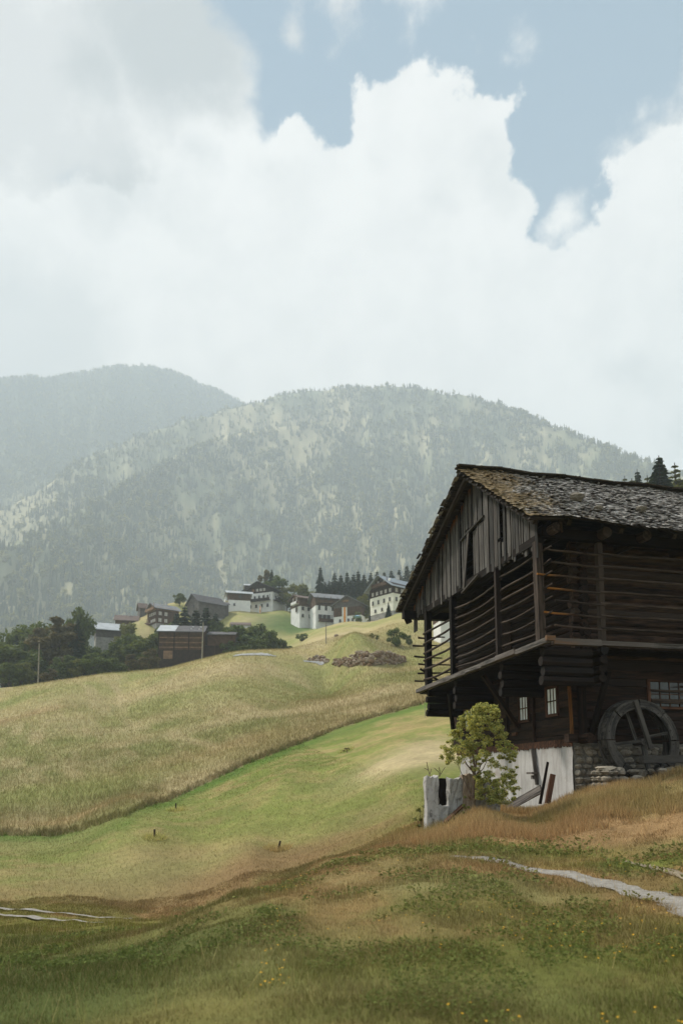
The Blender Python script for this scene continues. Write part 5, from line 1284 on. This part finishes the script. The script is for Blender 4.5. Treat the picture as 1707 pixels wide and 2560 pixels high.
# dry stone wall by the road
def stonewall(name, pts, h, n, lab, wide=1.2):
    P = [G(*q) for q in pts]; o = empty(name, P[0], 0, lab, 'stone wall'); mb = MB(); rnd = random.Random(8)
    for k in range(n):
        s_ = rnd.random() * (len(P) - 1); i = int(s_); f = s_ - i; x = P[i][0] * (1 - f) + P[i + 1][0] * f; y = P[i][1] * (1 - f) + P[i + 1][1] * f
        hz = h * math.sin(math.pi * min(max(s_ / (len(P) - 1), .08), .92)) ** .5; q = rnd.random()
        z = h1(x, y) + q * hz; r_ = rnd.uniform(.25, .6)
        mb.stone((x - P[0][0], y + q * wide - P[0][1], z - P[0][2]), (r_, r_ * .8, r_ * rnd.uniform(.5, .8)), None, rnd.random())
    mb.build('rubble', M['rockwall'], o); return o
stonewall('dry_stone_wall', [(835, 1662), (880, 1668), (930, 1668), (985, 1662), (1010, 1655)], 2.6, 300, 'broken wall of brown and grey rubble in the bank beside the road')
stonewall('dry_stone_wall', [(770, 1652), (800, 1654), (822, 1656)], 1.4, 45, 'short end of grey rubble left of the big rubble wall')
stonewall('rock', [(836, 1592), (846, 1591)], .6, 7, 'few dark rocks on the tan slope below the banner')

# ================================================================== VILLAGE TREES
T = ptree
for (kind, px, d, top, sx, lab) in [
    ('broad0', 8, 186, 1612, 1.2, 'dark leafy tree at the left edge of the photo'), ('spruce1', 36, 200, 1582, 1.1, 'dark spruce close to the left edge, among leafy trees'),
    ('broad1', 66, 205, 1562, .8, 'bright topped green tree right of the leftmost spruce'), ('dry0', 92, 196, 1572, .9, 'brownish green tree behind the left utility pole'),
    ('broad2', 122, 202, 1562, .95, 'dense dark tree between the utility pole and the birch'), ('slim0', 152, 190, 1548, 1.3, 'pale brown birch with slim trunk in the left wood'),
    ('spruce0', 189, 188, 1540, 1.15, 'darkest slim spruce in the left wood'), ('broad0', 192, 215, 1528, .5, 'tall green tree rising behind the darkest spruce'),
    ('broad1', 222, 200, 1620, .75, 'round green tree below the leftmost village barn'), ('broad2', 258, 206, 1626, .9, 'green tree right under the pale barn'),
    ('broad0', 300, 200, 1600, .8, 'large leafy tree in front of the pale shed'), ('light0', 318, 222, 1560, .7, 'small light green tree between the shed and the brown chalet'),
    ('broad1', 345, 196, 1588, .95, 'dark rounded tree left of the wide brown barn'), ('broad2', 383, 192, 1586, .95, 'dark leafy tree touching the left end of the wide brown barn'),
    ('light0', 52, 178, 1658, 1.3, 'light green bushy tree at the foot of the left wood'), ('dry0', 125, 174, 1672, 1.6, 'brownish low thicket right of the left utility pole'),
    ('broad1', 24, 176, 1660, 1.3, 'low dark tree at the wood foot near the left edge'), ('light0', 196, 180, 1650, 1.1, 'yellowish green low tree at the wood edge under the darkest spruce'),
    ('broad0', 232, 178, 1634, 1.3, 'low round dark tree in the middle of the wood edge'), ('broad2', 278, 180, 1645, 1.2, 'low broad tree at the meadow edge below the large leafy tree'),
    ('dry0', 332, 180, 1636, 1.2, 'olive bushy tree left of the greyish round one by the brown barn'), ('dry0', 374, 178, 1623, 1.2, 'greyish round tree in front of the left end of the wide brown barn'),
    ('broad1', 160, 182, 1640, 1.0, 'dark understorey tree below the pale birch'), ('broad2', 75, 190, 1625, 1.1, 'dark middle tree behind the light green bushy one'),
    ('spruce1', 438, 226, 1526, 1.45, 'spruce on the left of the dark group above the wide brown barn'), ('spruce2', 458, 222, 1508, 1.3, 'tallest wide spruce of the dark group above the wide brown barn'),
    ('spruce0', 487, 224, 1514, 1.5, 'slim spruce second from right in the dark group above the brown barn'), ('spruce1', 512, 222, 1510, 1.4, 'spruce behind the second utility pole'), ('spruce2', 536, 222, 1526, 1.25, 'right hand spruce of the dark group above the brown barn'),
    ('broad0', 420, 232, 1562, .9, 'small leafy tree on the left of the dark spruce group'), ('broad1', 556, 224, 1553, .8, 'leafy tree closing the spruce group on the right'),
    ('broad2', 444, 286, 1483, 1.0, 'round tree behind the left gable of the big grey barn'),
    ('broad0', 596, 196, 1568, 1.15, 'big yellowish green tree right of the wide brown barn'), ('broad2', 640, 204, 1562, .8, 'dark bush tree on the slope right of the little hut'), ('broad1', 668, 198, 1577, 1.0, 'dark leafy tree right of the big yellowish one'),
    ('broad0', 703, 200, 1602, 1.1, 'low dark tree at the right end of the leafy group'), ('broad2', 574, 190, 1600, .9, 'small tree at the corner of the lower wooden wing'), ('broad1', 630, 190, 1598, 1.1, 'round green tree in front, in the middle of the leafy group'),
    ('bush0', 755, 218, 1584, 1.2, 'dark round bush at the foot of the bright green slope'), ('spruce2', 676, 306, 1420, .95, 'tall spruce right behind the white chalet'), ('broad0', 690, 304, 1443, .9, 'dark tree beside the spruce behind the white chalet'),
    ('dry0', 662, 315, 1427, .6, 'reddish bare tree between the chalet and the tall spruce'),
    ('light0', 716, 300, 1468, .9, 'light bushy tree right of the white chalet'), ('light0', 745, 296, 1462, .9, 'yellow green tree behind the left end of the white row'), ('larch0', 733, 310, 1452, .8, 'slim light conifer above the left house of the white row'), ('light0', 766, 300, 1478, 1.0, 'low yellowish tree above the low brown gable'),
    ('light0', 905, 250, 1490, .7, 'pale autumn tree between the boarded barn and the cream farmhouse'), ('light0', 896, 240, 1530, .7, 'small yellow shrub tree behind the blue parasol'),
    ('spruce2', 972, 200, 1503, .9, 'small round spruce on the slope before the cream farmhouse'), ('bush0', 990, 148, 1572, .8, 'dark round shrub on the hillside left of the barn'), ('bush1', 930, 150, 1582, .7, 'light low shrub left of the dark round one'), ('bush0', 943, 150, 1588, .6, 'tiny dark shrub right beside the light low one'),
    ('bush0', 1022, 150, 1588, .6, 'small brown green shrub nearest the barn gallery'), ('bush0', 690, 222, 1612, .8, 'dark low bush at the left foot of the crest'),
    ('spruce1', 1676, 120, 1132, 1.35, 'big dark spruce rising above the right end of the barn ridge'), ('larch0', 1643, 150, 1182, 1.4, 'light green larch just left of the big dark spruce'), ('spruce0', 1618, 170, 1166, 1.0, 'slim spruce left of the light larch behind the ridge'),
    ('larch0', 1585, 180, 1184, 1.1, 'leftmost small conifer above the barn ridge'), ('larch0', 1716, 140, 1150, 1.4, 'light conifer cut by the right edge of the photo'), ('larch0', 1603, 160, 1190, 1.8, 'low light tree between the two slim conifers above the ridge')]:
    g = 'larches and spruces above the barn ridge' if px > 1560 else 'trees of the wood left of the brown barn' if px < 400 else None
    T(kind, {'spru': 'spruce_tree', 'larc': 'larch_tree', 'bush': 'bush'}.get(kind[:4], 'leafy_tree'), px, d, top, lab, {'spru': 'spruce', 'larc': 'larch', 'bush': 'bush'}.get(kind[:4], 'tree'), g, sx)
ordn = ['first', 'second', 'third', 'fourth', 'fifth', 'sixth', 'seventh', 'eighth', 'ninth', 'tenth', 'eleventh', 'twelfth', 'thirteenth', 'fourteenth', 'fifteenth', 'sixteenth', 'seventeenth', 'eighteenth']
for i, (px, top) in enumerate([(800, 1411), (822, 1447), (836, 1425), (852, 1430), (868, 1424), (884, 1428), (896, 1419), (911, 1430), (928, 1424), (944, 1421), (962, 1424), (980, 1420), (1000, 1416), (1020, 1408), (1036, 1405)]):
    T('spruce%d' % (i % 3), 'spruce_tree', px, 292 + 8 * (i % 3), top, ('tallest spruce, at the left end of the stand behind the white row' if i == 0 else '%s spruce from the left in the stand behind the white houses' % ordn[i]), 'spruce', 'spruce stand behind the white houses', .95 + .12 * (i % 2))
for i, (px, top) in enumerate([(812, 1450), (830, 1452), (845, 1446), (860, 1450), (876, 1444), (892, 1448), (905, 1446), (920, 1450), (936, 1446), (1008, 1438), (1026, 1430)]):
    T('spruce%d' % ((i + 1) % 3), 'spruce_tree', px, 282, top, 'shorter spruce filling a gap in front of the stand behind the white houses', 'spruce', 'low spruces before the stand', 1.2)

# ================================================================== MOUNTAIN FOREST
OPEN = [(*G(px, py, 450)[:2], s_, q) for px, py, s_, q in [(500, 1085, 90, .95), (420, 1130, 80, .95), (345, 1185, 60, .9), (600, 1045, 90, .8), (700, 1015, 100, .7), (840, 1065, 110, .8), (760, 1120, 70, .7), (640, 1330, 60, .8), (360, 1360, 60, .7), (930, 1350, 50, .8), (620, 1420, 50, .7), (60, 1420, 60, .7), (230, 1290, 60, .6), (900, 1250, 60, .6), (1100, 1160, 80, .5), (800, 1430, 40, .8), (300, 1150, 120, .7)]]
def clear(x, y):
    """0 = open slope, 1 = closed forest"""
    r = np.hypot(x, y)
    a = fbm(x / 150, y / 110, 4, 101, .6); b = fbm(x / 34, y / 34, 3, 111)
    f = np.clip((a * .4 + b * .6 - .42) / .12, 0, 1)
    for (gx, gy, s_, q) in OPEN: f = f * (1 - q * np.exp(-((x - gx) ** 2 + (y - gy) ** 2) / s_ ** 2))
    return f
N_ = 54000
u_ = rng.random(N_); r_ = np.sqrt(820 ** 2 + u_ * (2900 ** 2 - 820 ** 2)); kk = rng.random(N_) < 1. ; a_ = np.radians(rng.uniform(-32, 31, N_))
# more trees close by, where they show largest
r2 = rng.uniform(820, 1500, 24000); a2 = np.radians(rng.uniform(-29, 28, 24000))
r3 = rng.uniform(1250, 2150, 27000); a3 = np.radians(rng.uniform(-22, 26, 27000)); r4 = rng.uniform(2050, 2750, 30000); a4 = np.radians(rng.uniform(-31, -4, 30000))
r_ = np.concatenate([r_[kk], r2, r3, r4]); a_ = np.concatenate([a_[kk], a2, a3, a4]); x_ = r_ * np.sin(a_); y_ = r_ * np.cos(a_)
dens = clear(x_, y_); low_ = np.clip((1280 - r_) / 250, 0, 1); left_ = (r_ > 2180)
k_ = rng.random(len(x_)) < np.clip(0.15 + .85 * dens + .8 * low_ + .4 * left_ , 0, 1)
x_, y_, r_ = x_[k_], y_[k_], r_[k_]; z_ = hgt(x_, y_); hh = rng.uniform(11, 25, len(x_)) * np.clip(1.05 - (r_ - 900) / 3600, .62, 1.05)
# drop trees hidden behind the ridges (nothing of them shows)
azt = np.arctan2(x_, y_); Emax = np.maximum.accumulate(Zg / Rg, axis=1); ia, ir = gridpos(x_, y_)
vis = (z_ + hh) / r_ > bil(Emax, ia, np.maximum(ir - 2, 0)) - .004
x_, y_, r_, z_, hh = x_[vis], y_[vis], r_[vis], z_[vis], hh[vis]
order = np.argsort(r_ / hh); x_, y_, r_, z_, hh = x_[order], y_[order], r_[order], z_[order], hh[order]
print('hill trees', len(x_))
IND = 280
for i in range(IND):
    o = empty('hillside_spruce', (x_[i], y_[i], z_[i] - .5), random.uniform(0, 6.28), 'spruce among many alike in the forest at the foot of the mountain', 'spruce', 'spruces at the foot of the forested mountain')
    o.scale = (hh[i] * random.uniform(.8, 1.2),) * 2 + (hh[i],)
    for d, nm in zip(TPL['hill%d' % (i % 2)], ('crown', 'trunk')):
        c = bpy.data.objects.new(nm, d); COL.objects.link(c); c.parent = o
x_, y_, r_, z_, hh = x_[IND:], y_[IND:], r_[IND:], z_[IND:], hh[IND:]
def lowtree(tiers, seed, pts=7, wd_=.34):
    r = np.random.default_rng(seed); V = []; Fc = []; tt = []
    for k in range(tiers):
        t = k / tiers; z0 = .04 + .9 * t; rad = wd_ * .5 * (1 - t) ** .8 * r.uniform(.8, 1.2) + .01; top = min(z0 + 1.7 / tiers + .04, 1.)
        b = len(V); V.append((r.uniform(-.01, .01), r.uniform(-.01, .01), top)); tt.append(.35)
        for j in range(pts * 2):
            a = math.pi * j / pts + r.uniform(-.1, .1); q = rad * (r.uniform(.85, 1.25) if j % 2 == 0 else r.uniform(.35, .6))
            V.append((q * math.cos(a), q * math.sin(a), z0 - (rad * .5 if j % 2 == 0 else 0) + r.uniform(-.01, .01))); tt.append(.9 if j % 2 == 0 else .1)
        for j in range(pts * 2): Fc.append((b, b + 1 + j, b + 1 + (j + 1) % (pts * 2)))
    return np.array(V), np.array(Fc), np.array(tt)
def roundtree(seed):
    r = np.random.default_rng(seed); V = []; Fc = []; tt = []
    for k in range(16):
        d = r.normal(0, 1, 3); d /= np.linalg.norm(d); c = np.array([d[0] * .2, d[1] * .2, .55 + d[2] * .3]); s = r.uniform(.1, .2); b = len(V)
        for q in range(5): V.append(c + r.normal(0, s * .7, 3)); tt.append(r.random())
        Fc += [(b, b + 1, b + 2), (b, b + 2, b + 3), (b + 1, b + 4, b + 3), (b, b + 3, b + 4)]
    return np.array(V), np.array(Fc), np.array(tt)
def scatter(name, sel, tpls, m, label):
    Vs = []; Fs = []; Ts = []; off = 0
    which = rng.integers(0, len(tpls), len(sel))
    for w_i, (V, Fc, tt) in enumerate(tpls):
        s = sel[which == w_i]; n = len(s)
        if not n: continue
        a = rng.uniform(0, 6.28, n); ca, sa = np.cos(a)[:, None], np.sin(a)[:, None]; h = hh[s][:, None]; wsc = h * rng.uniform(.75, 1.2, n)[:, None]
        X_ = x_[s][:, None] + (V[:, 0] * ca - V[:, 1] * sa) * wsc; Y_ = y_[s][:, None] + (V[:, 0] * sa + V[:, 1] * ca) * wsc; Z_ = z_[s][:, None] - .5 + V[:, 2] * h
        Vs.append(np.stack([X_, Y_, Z_], -1).reshape(-1, 3)); Fs.append((Fc[None] + (np.arange(n) * len(V))[:, None, None] + off).reshape(-1, 3)); off += n * len(V)
        per = rng.uniform(-.35, .35, n)[:, None]; Ts.append(np.clip(tt[None] * .7 + .15 + per, 0, 1).ravel())
    o = mesh_np(name, np.concatenate(Vs), np.concatenate(Fs), M[m], None, tint=np.concatenate(Ts)); tag(o, label, 'forest', kind='stuff')
allt = np.arange(len(x_)); nearm = r_ < 1350; rnd_ = rng.random(len(x_)); broad = rnd_ < .22
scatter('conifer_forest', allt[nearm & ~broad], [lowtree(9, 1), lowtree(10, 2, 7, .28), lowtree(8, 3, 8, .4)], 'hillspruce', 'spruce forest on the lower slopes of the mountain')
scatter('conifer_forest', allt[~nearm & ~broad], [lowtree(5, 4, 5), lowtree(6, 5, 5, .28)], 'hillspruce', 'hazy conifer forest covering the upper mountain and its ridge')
M['hillleaf'] = leaf_mat('hill_leaves', (.12, .14, .06), (.30, .29, .13), (.2, .18, .08), .3, 0)
scatter('mountain_scrub', allt[broad], [roundtree(6), roundtree(7)], 'hillleaf', 'light leafy trees and scrub scattered over the mountain')

# ================================================================== HAZE
hz = MB().box((-5000, -5000, -1100), (5000, 5000, 1480))
m = bpy.data.materials.new('haze_air'); m.use_nodes = True; t = NT(m.node_tree); m.node_tree.nodes.clear()
o_ = t.new('ShaderNodeOutputMaterial'); pv = t.new('ShaderNodeVolumePrincipled'); pv.inputs['Density'].default_value = .00041
pv.inputs['Color'].default_value = (.78, .90, 1.0, 1); pv.inputs['Anisotropy'].default_value = .05
t.l.new(pv.outputs[0], o_.inputs['Volume'])
hobj = hz.build('haze', m, None); tag(hobj, kind='stuff', label='pale bluish air haze over the valley', cat='haze')
